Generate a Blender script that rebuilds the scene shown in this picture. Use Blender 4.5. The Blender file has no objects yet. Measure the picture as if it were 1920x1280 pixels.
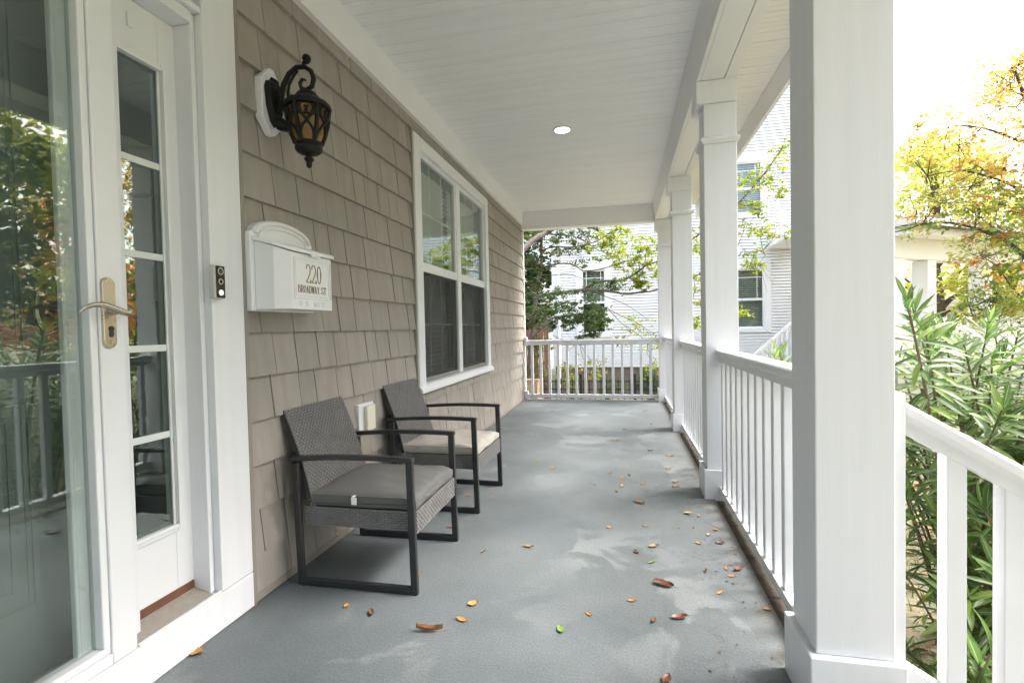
import bpy, bmesh, math, random
import numpy as np
from mathutils import Vector, Matrix, Euler

random.seed(7)
SC = bpy.context.scene
COL = SC.collection
R = math.radians

# ------------------------------------------------------------------ camera
cam_d = bpy.data.cameras.new('camera'); cam = bpy.data.objects.new('camera', cam_d); COL.objects.link(cam)
YAW, PIT, ROL = .2171, -.0260, .0213
fwd = Vector((-math.sin(YAW)*math.cos(PIT), math.cos(YAW)*math.cos(PIT), math.sin(PIT)))
rgt = Vector((math.cos(YAW), math.sin(YAW), 0))
upv = rgt.cross(fwd)
r2 = rgt*math.cos(ROL) - upv*math.sin(ROL)
u2 = rgt*math.sin(ROL) + upv*math.cos(ROL)
cam.matrix_world = Matrix(((r2.x, u2.x, -fwd.x, 0), (r2.y, u2.y, -fwd.y, 0), (r2.z, u2.z, -fwd.z, 1.15), (0, 0, 0, 1)))
cam_d.sensor_width = 36; cam_d.lens = 943.83/1920*36
cam_d.clip_start = .02; cam_d.clip_end = 2000
SC.camera = cam

# ------------------------------------------------------------------ sky, sun, exposure (bright overcast, exposed for the shade)
SUN_AZ, SUN_EL = math.atan2(.95, .30), R(52)
w = bpy.data.worlds.new('World'); SC.world = w; w.use_nodes = True
nt = w.node_tree; nt.nodes.clear()
sky = nt.nodes.new('ShaderNodeTexSky'); sky.sky_type = 'NISHITA'; sky.sun_disc = False
sky.sun_elevation = SUN_EL; sky.sun_rotation = SUN_AZ
sky.air_density = 1.0; sky.dust_density = 6.0; sky.ozone_density = 1.0
hsv = nt.nodes.new('ShaderNodeHueSaturation'); hsv.inputs['Saturation'].default_value = .72
bgn = nt.nodes.new('ShaderNodeBackground'); bgn.inputs['Strength'].default_value = .15
wo = nt.nodes.new('ShaderNodeOutputWorld')
nt.links.new(sky.outputs[0], hsv.inputs['Color']); nt.links.new(hsv.outputs[0], bgn.inputs['Color']); nt.links.new(bgn.outputs[0], wo.inputs[0])
sd = bpy.data.lights.new('sun', 'SUN'); sd.energy = .9; sd.angle = R(24); sd.color = (1, .995, .99)
sun = bpy.data.objects.new('sun', sd); COL.objects.link(sun)
sdir = Vector((math.sin(SUN_AZ)*math.cos(SUN_EL), math.cos(SUN_AZ)*math.cos(SUN_EL), math.sin(SUN_EL)))
sun.rotation_euler = sdir.to_track_quat('Z', 'Y').to_euler(); sun.location = (8, -6, 14)
vs = SC.view_settings
vs.view_transform = 'Standard'; vs.look = 'None'; vs.gamma = 1; vs.use_curve_mapping = False
vs.exposure = 2.62
SC.cycles.max_bounces = 7; SC.cycles.diffuse_bounces = 4; SC.cycles.glossy_bounces = 3; SC.cycles.transparent_max_bounces = 16
SC.cycles.caustics_reflective = False; SC.cycles.caustics_refractive = False

# ------------------------------------------------------------------ materials
def _new(name):
    m = bpy.data.materials.new(name); m.use_nodes = True
    t = m.node_tree; b = t.nodes['Principled BSDF']
    return m, t, b
def _n(t, typ, **kw):
    n = t.nodes.new(typ)
    for k, v in kw.items(): setattr(n, k, v)
    return n
def _noise(t, vec, scale, detail=4, rough=.55, dist=0):
    n = _n(t, 'ShaderNodeTexNoise'); n.inputs['Scale'].default_value = scale; n.inputs['Detail'].default_value = detail
    n.inputs['Roughness'].default_value = rough; n.inputs['Distortion'].default_value = dist
    if vec is not None: t.links.new(vec, n.inputs['Vector'])
    return n.outputs[0]
def _ramp(t, fac, a, b, c0=(0, 0, 0, 1), c1=(1, 1, 1, 1)):
    r = _n(t, 'ShaderNodeValToRGB'); r.color_ramp.elements[0].position = a; r.color_ramp.elements[1].position = b
    r.color_ramp.elements[0].color = c0; r.color_ramp.elements[1].color = c1
    t.links.new(fac, r.inputs[0]); return r.outputs[0]
def _mix(t, fac, c0, c1, mode='MIX'):
    m = _n(t, 'ShaderNodeMix', data_type='RGBA', blend_type=mode)
    for s, v in ((m.inputs[0], fac), (m.inputs[6], c0), (m.inputs[7], c1)):
        if hasattr(v, 'is_output'): t.links.new(v, s)
        elif isinstance(v, (int, float)): s.default_value = v
        else: s.default_value = tuple(v) + ((1,) if len(v) == 3 else ())
    return m.outputs[2]
def _map(t, vec, scale):
    m = _n(t, 'ShaderNodeMapping'); m.inputs['Scale'].default_value = scale; t.links.new(vec, m.inputs[0]); return m.outputs[0]
def _pos(t): return _n(t, 'ShaderNodeNewGeometry').outputs['Position']
def _bump(t, b, h, strength, dist=.01):
    n = _n(t, 'ShaderNodeBump'); n.inputs['Strength'].default_value = strength; n.inputs['Distance'].default_value = dist
    t.links.new(h, n.inputs['Height']); t.links.new(n.outputs[0], b.inputs['Normal'])
def sc(c, k): return tuple(min(1, x*k) for x in c)
def paint(name, col, rough=.5, var=.06, vs_=2.5, bump=.15, bs=60, metal=0, spec=.5, objvar=0, stretch=None, dirt=None, bdist=.004):
    m, t, b = _new(name); p = _pos(t)
    if stretch: p = _map(t, p, stretch)
    n = _noise(t, p, vs_, 5)
    c = _mix(t, _ramp(t, n, .3, .7), sc(col, 1-var), sc(col, 1+var))
    if dirt:
        d = _ramp(t, _noise(t, _pos(t), dirt[1], 8, .7), dirt[2], dirt[2]+.16)
        c = _mix(t, d, c, dirt[0])
    if objvar:
        o = _n(t, 'ShaderNodeObjectInfo'); h = _n(t, 'ShaderNodeHueSaturation')
        mr = _n(t, 'ShaderNodeMapRange'); mr.inputs[3].default_value = 1-objvar; mr.inputs[4].default_value = 1+objvar
        t.links.new(o.outputs['Random'], mr.inputs[0]); t.links.new(mr.outputs[0], h.inputs['Value']); t.links.new(c, h.inputs['Color']); c = h.outputs[0]
    t.links.new(c, b.inputs['Base Color'])
    rr = _n(t, 'ShaderNodeMapRange'); rr.inputs[3].default_value = max(.05, rough-.1); rr.inputs[4].default_value = min(1, rough+.1)
    t.links.new(n, rr.inputs[0]); t.links.new(rr.outputs[0], b.inputs['Roughness'])
    b.inputs['Metallic'].default_value = metal; b.inputs['Specular IOR Level'].default_value = spec
    if bump: _bump(t, b, _noise(t, p, bs, 3), bump, bdist)
    return m
def leafmat(name, cols, rough=.45, trans=.45):
    m, t, b = _new(name)
    g = _n(t, 'ShaderNodeNewGeometry')
    r = _n(t, 'ShaderNodeValToRGB'); t.links.new(g.outputs['Random Per Island'], r.inputs[0])
    els = r.color_ramp.elements
    for i, c in enumerate(cols):
        e = els[i] if i < 2 else els.new(.5)
        e.color = tuple(c)+(1,)
    for i, e in enumerate(sorted(range(len(cols)))): els[i].position = i/(max(1, len(cols)-1))
    for i, c in enumerate(cols): els[i].color = tuple(c)+(1,)
    t.links.new(r.outputs[0], b.inputs['Base Color']); b.inputs['Roughness'].default_value = rough
    tr = _n(t, 'ShaderNodeBsdfTranslucent'); h = _n(t, 'ShaderNodeHueSaturation'); h.inputs['Value'].default_value = 1.5; h.inputs['Saturation'].default_value = 1.1
    t.links.new(r.outputs[0], h.inputs['Color']); t.links.new(h.outputs[0], tr.inputs[0])
    mx = _n(t, 'ShaderNodeMixShader'); mx.inputs[0].default_value = trans
    t.links.new(b.outputs[0], mx.inputs[1]); t.links.new(tr.outputs[0], mx.inputs[2])
    t.links.new(mx.outputs[0], t.nodes['Material Output'].inputs[0])
    return m
def glassmat(name, tint=(.9, .95, .93), ior=1.5, boost=1.0, wavy=0):
    m, t, b = _new(name); t.nodes.remove(b)
    tr = _n(t, 'ShaderNodeBsdfTransparent'); tr.inputs[0].default_value = tuple(tint)+(1,)
    gl = _n(t, 'ShaderNodeBsdfGlossy'); gl.inputs['Roughness'].default_value = .01; gl.inputs[0].default_value = (.95, 1, .97, 1)
    # Schlick reflectance, the same from both faces of the thin pane
    g = _n(t, 'ShaderNodeNewGeometry'); dt = _n(t, 'ShaderNodeVectorMath', operation='DOT_PRODUCT'); t.links.new(g.outputs['Incoming'], dt.inputs[0]); t.links.new(g.outputs['True Normal'], dt.inputs[1])
    ab = _n(t, 'ShaderNodeMath', operation='ABSOLUTE'); t.links.new(dt.outputs['Value'], ab.inputs[0])
    om = _n(t, 'ShaderNodeMath', operation='SUBTRACT'); om.inputs[0].default_value = 1; t.links.new(ab.outputs[0], om.inputs[1])
    pw = _n(t, 'ShaderNodeMath', operation='POWER'); pw.inputs[1].default_value = 5; t.links.new(om.outputs[0], pw.inputs[0])
    f0 = ((ior-1)/(ior+1))**2*boost
    mu = _n(t, 'ShaderNodeMath', operation='MULTIPLY_ADD'); mu.inputs[1].default_value = 1-f0; mu.inputs[2].default_value = f0; mu.use_clamp = True; t.links.new(pw.outputs[0], mu.inputs[0])
    mx = _n(t, 'ShaderNodeMixShader'); t.links.new(mu.outputs[0], mx.inputs[0]); t.links.new(tr.outputs[0], mx.inputs[1]); t.links.new(gl.outputs[0], mx.inputs[2])
    if wavy:
        bp = _n(t, 'ShaderNodeBump'); bp.inputs['Strength'].default_value = wavy; bp.inputs['Distance'].default_value = .01
        t.links.new(_noise(t, _map(t, _pos(t), (1, 4, 9)), 2.2, 2), bp.inputs['Height']); t.links.new(bp.outputs[0], gl.inputs['Normal'])
    t.links.new(mx.outputs[0], t.nodes['Material Output'].inputs[0])
    return m

WHITE = paint('white_trim_paint', (.755, .772, .80), .45, .022, 1.2, .15, 9, stretch=(22, 22, 1.0), dirt=((.66, .655, .63), 3.5, .66), bdist=.002)
WHITE_CLEAN = paint('white_door_paint', (.785, .803, .825), .33, .02, 3, .03, 30)
RAILW = paint('white_rail_paint', (.755, .772, .795), .38, .03, 6, .05, 50, dirt=((.5, .48, .43), 9, .68))
CEIL = paint('ceiling_vinyl', (.82, .83, .86), .5, .03, 1.3, .08, 90, stretch=(1, 6, 1))
SOFF = paint('soffit_vinyl', (.80, .79, .77), .5, .03, 2, .08, 90)
BEAMW = paint('beam_paint', (.79, .795, .815), .45, .03, 1.5, .05, 50, dirt=((.6, .59, .54), 4, .7))
SHING = paint('shingle_taupe', (.338, .314, .284), .78, .09, 1.3, .6, 26, objvar=.06, stretch=(14, 14, 1.4), bdist=.004, dirt=((.26, .24, .21), 2.2, .62))
SHINGDK = paint('wall_backing', (.12, .105, .09), .8, .05)
SHTRIM = paint('taupe_trim', (.27, .25, .22), .6, .04)
BLACK = paint('black_cast_metal', (.006, .006, .006), .55, .2, 30, .3, 120, spec=.3)
CHAIRMETAL = paint('charcoal_powdercoat', (.022, .023, .026), .38, .1, 20, .2, 300)
WICKER = paint('grey_wicker', (.165, .165, .165), .5, .16, 18, .3, 200)
WICKERD = paint('wicker_shadow_core', (.03, .029, .028), .8, .1)  # core colour darkened to put shade between the woven strands
CUSHG = paint('grey_canvas', (.125, .13, .126), .9, .08, 6, .5, 500)
CUSHB = paint('beige_canvas', (.42, .40, .36), .9, .06, 6, .5, 500)
TAGW = paint('white_tag', (.8, .8, .8), .7, .02)
NICKEL = paint('satin_nickel', (.48, .44, .36), .28, .06, 20, .1, 300, metal=1)
DARKH = paint('keyhole_dark', (.03, .028, .025), .4, .1)
FDOOR = paint('grey_green_door', (.20, .228, .222), .5, .04, 3, .1, 60)
BROWNW = paint('brown_sill_wood', (.16, .07, .04), .6, .2, 12, .3, 40)
ALUM = paint('ribbed_aluminium', (.46, .43, .38), .45, .1, 30, .1, 90, metal=.3)
AMBER = paint('amber_glass', (.15, .085, .02), .25, .35, 22, .5, 40)
DARKIN = paint('dark_interior', (.045, .045, .04), .9, .1)
BLIND = paint('blind_slat', (.55, .56, .53), .6, .04)
MUNT = paint('grid_bar', (.74, .78, .76), .45, .03)
SCRF = paint('screen_frame', (.22, .23, .22), .5, .05)
IVORY = paint('ivory_plastic', (.74, .72, .60), .4, .02)
GOLD = paint('bronze_lettering', (.26, .18, .085), .4, .1)
BELLBLACK = paint('bell_black_face', (.012, .009, .009), .15, .1, 10, 0)
BELLGREY = paint('bell_body', (.62, .62, .60), .4, .02)
EDGEB = paint('weathered_edge', (.075, .062, .048), .85, .35, 14, .8, 30, bdist=.01)
IRON = paint('black_iron', (.014, .015, .016), .5, .1)
WOODF = paint('cedar_boards', (.20, .10, .065), .8, .25, 4, .4, 30, stretch=(6, 6, 1))
WOODT = paint('tan_lumber', (.42, .30, .20), .8, .15, 5, .4, 30, stretch=(1, 6, 6))
BARK = paint('grey_brown_bark', (.15, .125, .105), .9, .3, 9, .9, 30, bdist=.02)
BARKD = paint('dark_bark', (.075, .06, .05), .9, .3, 9, .9, 30, bdist=.02)
STEM = paint('oleander_stem', (.17, .13, .085), .8, .25, 20, .5, 60)
SIDING = paint('white_vinyl_siding', (.84, .84, .84), .55, .03, .7, .05, 30)
SIDETRIM = paint('white_house_trim', (.88, .88, .88), .5, .02)
ROOFM = paint('grey_roof_shingles', (.16, .155, .15), .9, .25, 8, .8, 25)
CONC = paint('grey_concrete', (.34, .33, .31), .85, .12, 3, .4, 60)

def brickmat():
    m, t, b = _new('brown_brick'); p = _map(t, _pos(t), (1, 1, 1))
    sep = _n(t, 'ShaderNodeSeparateXYZ'); t.links.new(p, sep.inputs[0]); cb = _n(t, 'ShaderNodeCombineXYZ')
    t.links.new(sep.outputs[0], cb.inputs[0]); t.links.new(sep.outputs[2], cb.inputs[1])
    br = _n(t, 'ShaderNodeTexBrick'); t.links.new(cb.outputs[0], br.inputs[0])
    br.inputs['Scale'].default_value = 1; br.inputs['Brick Width'].default_value = .21; br.inputs['Row Height'].default_value = .07; br.inputs['Mortar Size'].default_value = .008
    br.inputs['Color1'].default_value = (.16, .105, .085, 1); br.inputs['Color2'].default_value = (.22, .16, .13, 1); br.inputs['Mortar'].default_value = (.3, .27, .24, 1)
    t.links.new(_mix(t, .5, br.outputs[0], _ramp(t, _noise(t, p, 3), .2, .8, (.12, .1, .085, 1), (.24, .19, .16, 1))), b.inputs['Base Color']); b.inputs['Roughness'].default_value = .9
    return m
BRICK = brickmat()

def floormat():
    m, t, b = _new('painted_porch_floor'); p = _pos(t)
    c = _mix(t, _ramp(t, _noise(t, p, 1.1, 6, .6), .35, .68), (.095, .113, .121), (.160, .180, .187))
    # worn paler patches with crisp irregular outline
    pn = _noise(t, p, 2.6, 5, .55, .6); big = _ramp(t, _noise(t, p, .7, 2), .46, .58)
    mul = _n(t, 'ShaderNodeMath', operation='MULTIPLY'); t.links.new(_ramp(t, pn, .515, .56), mul.inputs[0]); t.links.new(big, mul.inputs[1])
    m2 = _n(t, 'ShaderNodeMath', operation='MULTIPLY'); t.links.new(mul.outputs[0], m2.inputs[0]); m2.inputs[1].default_value = .58
    c = _mix(t, m2.outputs[0], c, (.235, .255, .26))
    # grime smudges along the open edge
    sx = _n(t, 'ShaderNodeSeparateXYZ'); t.links.new(p, sx.inputs[0])
    mr = _n(t, 'ShaderNodeMapRange'); mr.inputs[1].default_value = .1; mr.inputs[2].default_value = .58; t.links.new(sx.outputs[0], mr.inputs[0])
    sm = _ramp(t, _noise(t, p, 8, 8, .7, 1.2), .555, .63)
    m3 = _n(t, 'ShaderNodeMath', operation='MULTIPLY'); t.links.new(mr.outputs[0], m3.inputs[0]); t.links.new(sm, m3.inputs[1])
    m4 = _n(t, 'ShaderNodeMath', operation='MULTIPLY'); t.links.new(m3.outputs[0], m4.inputs[0]); m4.inputs[1].default_value = .9
    c = _mix(t, m4.outputs[0], c, (.07, .067, .062))
    # brownish dust line at the very edge and faint overall soil
    mr2 = _n(t, 'ShaderNodeMapRange'); mr2.inputs[1].default_value = .45; mr2.inputs[2].default_value = .6; t.links.new(sx.outputs[0], mr2.inputs[0])
    m5 = _n(t, 'ShaderNodeMath', operation='MULTIPLY'); t.links.new(mr2.outputs[0], m5.inputs[0]); t.links.new(_ramp(t, _noise(t, p, 6, 6), .35, .7), m5.inputs[1])
    c = _mix(t, m5.outputs[0], c, (.15, .13, .105))
    sp = _ramp(t, _noise(t, p, 120, 3, .7), .32, .68); c = _mix(t, .22, c, sp, 'OVERLAY')
    t.links.new(c, b.inputs['Base Color'])
    rr = _n(t, 'ShaderNodeMapRange'); rr.inputs[3].default_value = .42; rr.inputs[4].default_value = .62; t.links.new(_noise(t, p, 3), rr.inputs[0]); t.links.new(rr.outputs[0], b.inputs['Roughness'])
    _bump(t, b, _noise(t, p, 110, 3, .65), .40, .005)
    return m
FLOOR = floormat()

def groundmat():
    m, t, b = _new('lawn_soil'); p = _pos(t)
    c = _mix(t, _ramp(t, _noise(t, p, .8, 6), .35, .65), (.17, .19, .10), (.30, .29, .19))
    c = _mix(t, _ramp(t, _noise(t, p, 14, 5), .5, .6), c, (.36, .29, .19))
    t.links.new(c, b.inputs['Base Color']); b.inputs['Roughness'].default_value = .95
    _bump(t, b, _noise(t, p, 30, 5), .8, .03)
    return m
GROUND = groundmat()
def emit(name, col, s):
    m, t, b = _new(name); b.inputs['Emission Color'].default_value = tuple(col)+(1,); b.inputs['Emission Strength'].default_value = s; b.inputs['Base Color'].default_value = (.8, .8, .8, 1)
    return m
LAMPE = emit('lit_lamp_lens', (1, .97, .9), 3.0)
LEDW = emit('lit_bell_button', (1, .9, .93), .12)
GLASS = glassmat('window_glass', (.86, .90, .88), 1.5, 2.2)
GLASS_LOW = glassmat('screened_glass', (.8, .83, .82), 1.5, 1.2)
GLASS_STORM = glassmat('storm_glass', (.85, .885, .875), 1.5, 2.0)
GLASS_OLD = glassmat('wavy_glass', (.75, .8, .76), 1.5, 3.2, wavy=.016)
def screenmat():
    m, t, b = _new('insect_screen'); b.inputs['Base Color'].default_value = (.05, .052, .05, 1); b.inputs['Roughness'].default_value = .8
    tr = _n(t, 'ShaderNodeBsdfTransparent'); mx = _n(t, 'ShaderNodeMixShader'); mx.inputs[0].default_value = .42
    t.links.new(tr.outputs[0], mx.inputs[1]); t.links.new(b.outputs[0], mx.inputs[2]); t.links.new(mx.outputs[0], t.nodes['Material Output'].inputs[0])
    return m
SCREEN = screenmat()
LEAF_DARK = leafmat('leaf_dark_olive', [(.03, .05, .014), (.055, .085, .02), (.09, .11, .03), (.12, .12, .035)])
LEAF_MID = leafmat('leaf_mid_green', [(.04, .075, .022), (.07, .12, .035), (.11, .17, .05)])
LEAF_LIME = leafmat('leaf_lime', [(.12, .20, .025), (.20, .30, .04), (.30, .36, .05), (.36, .22, .05)], trans=.5)
LEAF_Y = leafmat('leaf_yellow', [(.49, .35, .10), (.53, .43, .12), (.51, .30, .10), (.46, .43, .13)], trans=.55)
LEAF_YG = leafmat('leaf_yellow_green', [(.28, .35, .09), (.44, .44, .12), (.38, .42, .11), (.48, .40, .12)], trans=.55)
LEAF_O = leafmat('leaf_orange_red', [(.54, .27, .10), (.50, .20, .09), (.52, .36, .10)], trans=.55)
LEAF_G = leafmat('leaf_fresh_green', [(.08, .15, .03), (.14, .22, .04), (.22, .28, .06)], trans=.45)

def oleandermat():
    m, t, b = _new('oleander_leaf')
    uv = _n(t, 'ShaderNodeTexCoord').outputs['UV']; s = _n(t, 'ShaderNodeSeparateXYZ'); t.links.new(uv, s.inputs[0])
    g = _n(t, 'ShaderNodeNewGeometry'); o = _n(t, 'ShaderNodeObjectInfo')
    ad = _n(t, 'ShaderNodeMath', operation='ADD'); t.links.new(g.outputs['Random Per Island'], ad.inputs[0]); t.links.new(o.outputs['Random'], ad.inputs[1])
    fr = _n(t, 'ShaderNodeMath', operation='FRACT'); t.links.new(ad.outputs[0], fr.inputs[0])
    r = _n(t, 'ShaderNodeValToRGB'); t.links.new(fr.outputs[0], r.inputs[0])
    e = r.color_ramp.elements; e[0].color = (.055, .115, .030, 1); e[1].color = (.27, .38, .08, 1); x = e.new(.6); x.color = (.12, .21, .05, 1)
    d = _n(t, 'ShaderNodeMath', operation='SUBTRACT'); t.links.new(s.outputs[0], d.inputs[0]); d.inputs[1].default_value = .5
    ab = _n(t, 'ShaderNodeMath', operation='ABSOLUTE'); t.links.new(d.outputs[0], ab.inputs[0])
    rib = _ramp(t, ab.outputs[0], .035, .075, (1, 1, 1, 1), (0, 0, 0, 1))
    c = _mix(t, rib, r.outputs[0], (.30, .36, .20))
    t.links.new(c, b.inputs['Base Color']); b.inputs['Roughness'].default_value = .36; b.inputs['Specular IOR Level'].default_value = .6
    tr = _n(t, 'ShaderNodeBsdfTranslucent'); h = _n(t, 'ShaderNodeHueSaturation'); h.inputs['Value'].default_value = 1.7; t.links.new(c, h.inputs['Color']); t.links.new(h.outputs[0], tr.inputs[0])
    mx = _n(t, 'ShaderNodeMixShader'); mx.inputs[0].default_value = .35; t.links.new(b.outputs[0], mx.inputs[1]); t.links.new(tr.outputs[0], mx.inputs[2])
    t.links.new(mx.outputs[0], t.nodes['Material Output'].inputs[0])
    return m
OLEANDER = oleandermat()
def fallen(name, a, b_, rough=.6):
    m, t, b = _new(name); p = _n(t, 'ShaderNodeTexCoord').outputs['Object']
    c = _mix(t, _ramp(t, _noise(t, p, 45, 5), .35, .65), a, b_); t.links.new(c, b.inputs['Base Color']); b.inputs['Roughness'].default_value = rough
    _bump(t, b, _noise(t, p, 90, 3), .4, .003); return m
FALLEN = {'o': fallen('fallen_orange', (.40, .17, .04), (.50, .28, .08)), 'b': fallen('fallen_brown', (.13, .05, .025), (.22, .09, .035)),
          'B': fallen('fallen_dark_brown', (.085, .03, .017), (.20, .075, .03), .4), 't': fallen('fallen_tan', (.34, .20, .09), (.44, .29, .15)),
          'g': fallen('fallen_green', (.10, .20, .03), (.19, .28, .05)), 'y': fallen('fallen_yellow', (.50, .32, .09), (.33, .17, .05)),
          'r': fallen('fallen_red', (.20, .04, .025), (.30, .09, .04)), 'w': fallen('fallen_twig', (.4, .38, .33), (.3, .28, .24)),
          'c': fallen('fallen_russet', (.26, .10, .035), (.36, .17, .06))}

# ------------------------------------------------------------------ mesh helpers
ORG = {}
def link(o, parent=None):
    COL.objects.link(o)
    if parent is not None: o.parent = parent
    return o
def tag(o, label=None, cat=None, group=None, kind=None):
    if label: o['label'] = label
    if cat: o['category'] = cat
    if group: o['group'] = group
    if kind: o['kind'] = kind
    return o
def thing(name, label, cat, loc=(0, 0, 0), group=None, kind=None):
    o = bpy.data.objects.new(name, None); o.empty_display_size = .1; link(o); o.location = loc; ORG[o.name] = Vector(loc)
    return tag(o, label, cat, group, kind)
def struct(name, loc=(0, 0, 0)):
    o = bpy.data.objects.new(name, None); link(o); o.location = loc; ORG[o.name] = Vector(loc); o['kind'] = 'structure'; return o
class MB:
    def __init__(s): s.v = []; s.f = []; s.uv = None
    def add(s, vs_, fs):
        k = len(s.v); s.v += [tuple(x) for x in vs_]; s.f += [tuple(i+k for i in f) for f in fs]; return s
    def box(s, x0, x1, y0, y1, z0, z1):
        return s.add([(x, y, z) for z in (z0, z1) for y in (y0, y1) for x in (x0, x1)],
                     [(0, 2, 3, 1), (4, 5, 7, 6), (0, 1, 5, 4), (2, 6, 7, 3), (0, 4, 6, 2), (1, 3, 7, 5)])
    def prism(s, a, b):
        """two matching loops a and b"""
        n = len(a); return s.add(list(a)+list(b), [tuple(range(n))[::-1], tuple(range(n, 2*n))]+[(i, (i+1) % n, n+(i+1) % n, n+i) for i in range(n)])
    def bar(s, p, q, w_, h_, up=(0, 0, 1)):
        """rectangular bar from p to q, w_ across, h_ along up"""
        p = Vector(p); q = Vector(q); d = (q-p).normalized(); u = Vector(up); side = d.cross(u).normalized(); u = side.cross(d).normalized()
        def ring(c): return [c-side*w_/2-u*h_/2, c+side*w_/2-u*h_/2, c+side*w_/2+u*h_/2, c-side*w_/2+u*h_/2]
        return s.prism(ring(p), ring(q))
    def tube(s, pts, rad, n=8, caps=True, flat=1.0, up=None):
        pts = [Vector(p) for p in pts]; N = len(pts)
        if not hasattr(rad, '__len__'): rad = [rad]*N
        ref = Vector(up) if up else None; k0 = len(s.v); vs_ = []
        for i, p in enumerate(pts):
            d = (pts[min(i+1, N-1)]-pts[max(i-1, 0)]).normalized()
            if ref is None: ref = Vector((0, 0, 1)) if abs(d.z) < .9 else Vector((1, 0, 0))
            a = d.cross(ref).normalized(); b = a.cross(d).normalized(); ref = b
            for j in range(n):
                th = 2*math.pi*j/n; vs_.append(p+a*math.cos(th)*rad[i]+b*math.sin(th)*rad[i]*flat)
        fs = [(i*n+j, i*n+(j+1) % n, (i+1)*n+(j+1) % n, (i+1)*n+j) for i in range(N-1) for j in range(n)]
        if caps: fs += [tuple(range(n))[::-1], tuple((N-1)*n+j for j in range(n))]
        return s.add(vs_, fs)
    def lathe(s, prof, c=(0, 0, 0), n=24, axis='z', a0=0, a1=2*math.pi):
        N = len(prof); full = abs(a1-a0-2*math.pi) < 1e-6; m = n if full else n+1; vs_ = []
        for r, h in prof:
            for j in range(m):
                th = a0+(a1-a0)*j/n
                q = (r*math.cos(th), r*math.sin(th), h)
                if axis == 'x': q = (h, q[0], q[1])
                elif axis == 'y': q = (q[0], h, q[1])
                vs_.append((c[0]+q[0], c[1]+q[1], c[2]+q[2]))
        fs = [(i*m+j, i*m+(j+1) % m, (i+1)*m+(j+1) % m, (i+1)*m+j) for i in range(N-1) for j in range(n)]
        return s.add(vs_, fs)
    def mesh(s, name, bevel=0, smooth=False, seg=2, off=None):
        me = bpy.data.meshes.new(name)
        vs_ = s.v if off is None else [(x-off[0], y-off[1], z-off[2]) for x, y, z in s.v]
        me.from_pydata(vs_, [], s.f)
        bm = bmesh.new(); bm.from_mesh(me)
        bmesh.ops.recalc_face_normals(bm, faces=bm.faces)
        if bevel: bmesh.ops.bevel(bm, geom=bm.edges[:], offset=bevel, segments=seg, profile=.5, affect='EDGES', clamp_overlap=True)
        bm.to_mesh(me); bm.free()
        if smooth:
            me.shade_smooth(); me.set_sharp_from_angle(angle=R(40))
        me.update(); return me
    def build(s, name, mat, parent=None, bevel=0, smooth=False, seg=2, kind=None, label=None):
        off = None
        if parent is not None: off = ORG[parent.name]
        me = s.mesh(name, bevel, smooth, seg, off); me.materials.append(mat)
        o = bpy.data.objects.new(name, me); link(o, parent)
        ORG[o.name] = Vector(off) if off is not None else Vector((0, 0, 0))
        if kind: o['kind'] = kind
        if label: o['label'] = label
        return o
def box(name, mat, parent, x0, x1, y0, y1, z0, z1, bevel=.002, **kw): return MB().box(x0, x1, y0, y1, z0, z1).build(name, mat, parent, bevel, **kw)
def inst(name, me, parent, loc, rot=None, scale=None):
    o = bpy.data.objects.new(name, me); link(o, parent)
    o.location = Vector(loc)-(ORG[parent.name] if parent is not None else Vector((0, 0, 0)))
    ORG[o.name] = Vector(loc)
    if rot is not None: o.rotation_euler = rot
    if scale is not None: o.scale = scale
    return o
def unit_mesh(mb, name, mat, **kw):
    me = mb.mesh(name, **kw); me.materials.append(mat); return me
def fastmesh(name, V, F, mat, parent=None, kind=None, smooth=False, uv=None):
    """V (n,3) array, F (m,k) array of one face size"""
    me = bpy.data.meshes.new(name); V = np.asarray(V, np.float32); F = np.asarray(F, np.int32); k = F.shape[1]
    if parent is not None: V = V-np.array(ORG[parent.name], np.float32)
    me.vertices.add(len(V)); me.vertices.foreach_set('co', V.ravel())
    me.loops.add(F.size); me.loops.foreach_set('vertex_index', F.ravel())
    me.polygons.add(len(F)); me.polygons.foreach_set('loop_start', np.arange(0, F.size, k, dtype=np.int32))
    me.update(calc_edges=True)
    if uv is not None:
        l = me.uv_layers.new(name='UVMap'); l.data.foreach_set('uv', np.asarray(uv, np.float32)[F.ravel()].ravel())
    if smooth: me.shade_smooth()
    me.materials.append(mat)
    o = bpy.data.objects.new(name, me); link(o, parent)
    ORG[o.name] = ORG[parent.name] if parent is not None else Vector((0, 0, 0))
    if kind: o['kind'] = kind
    return o
RNG = np.random.default_rng(11)
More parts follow.
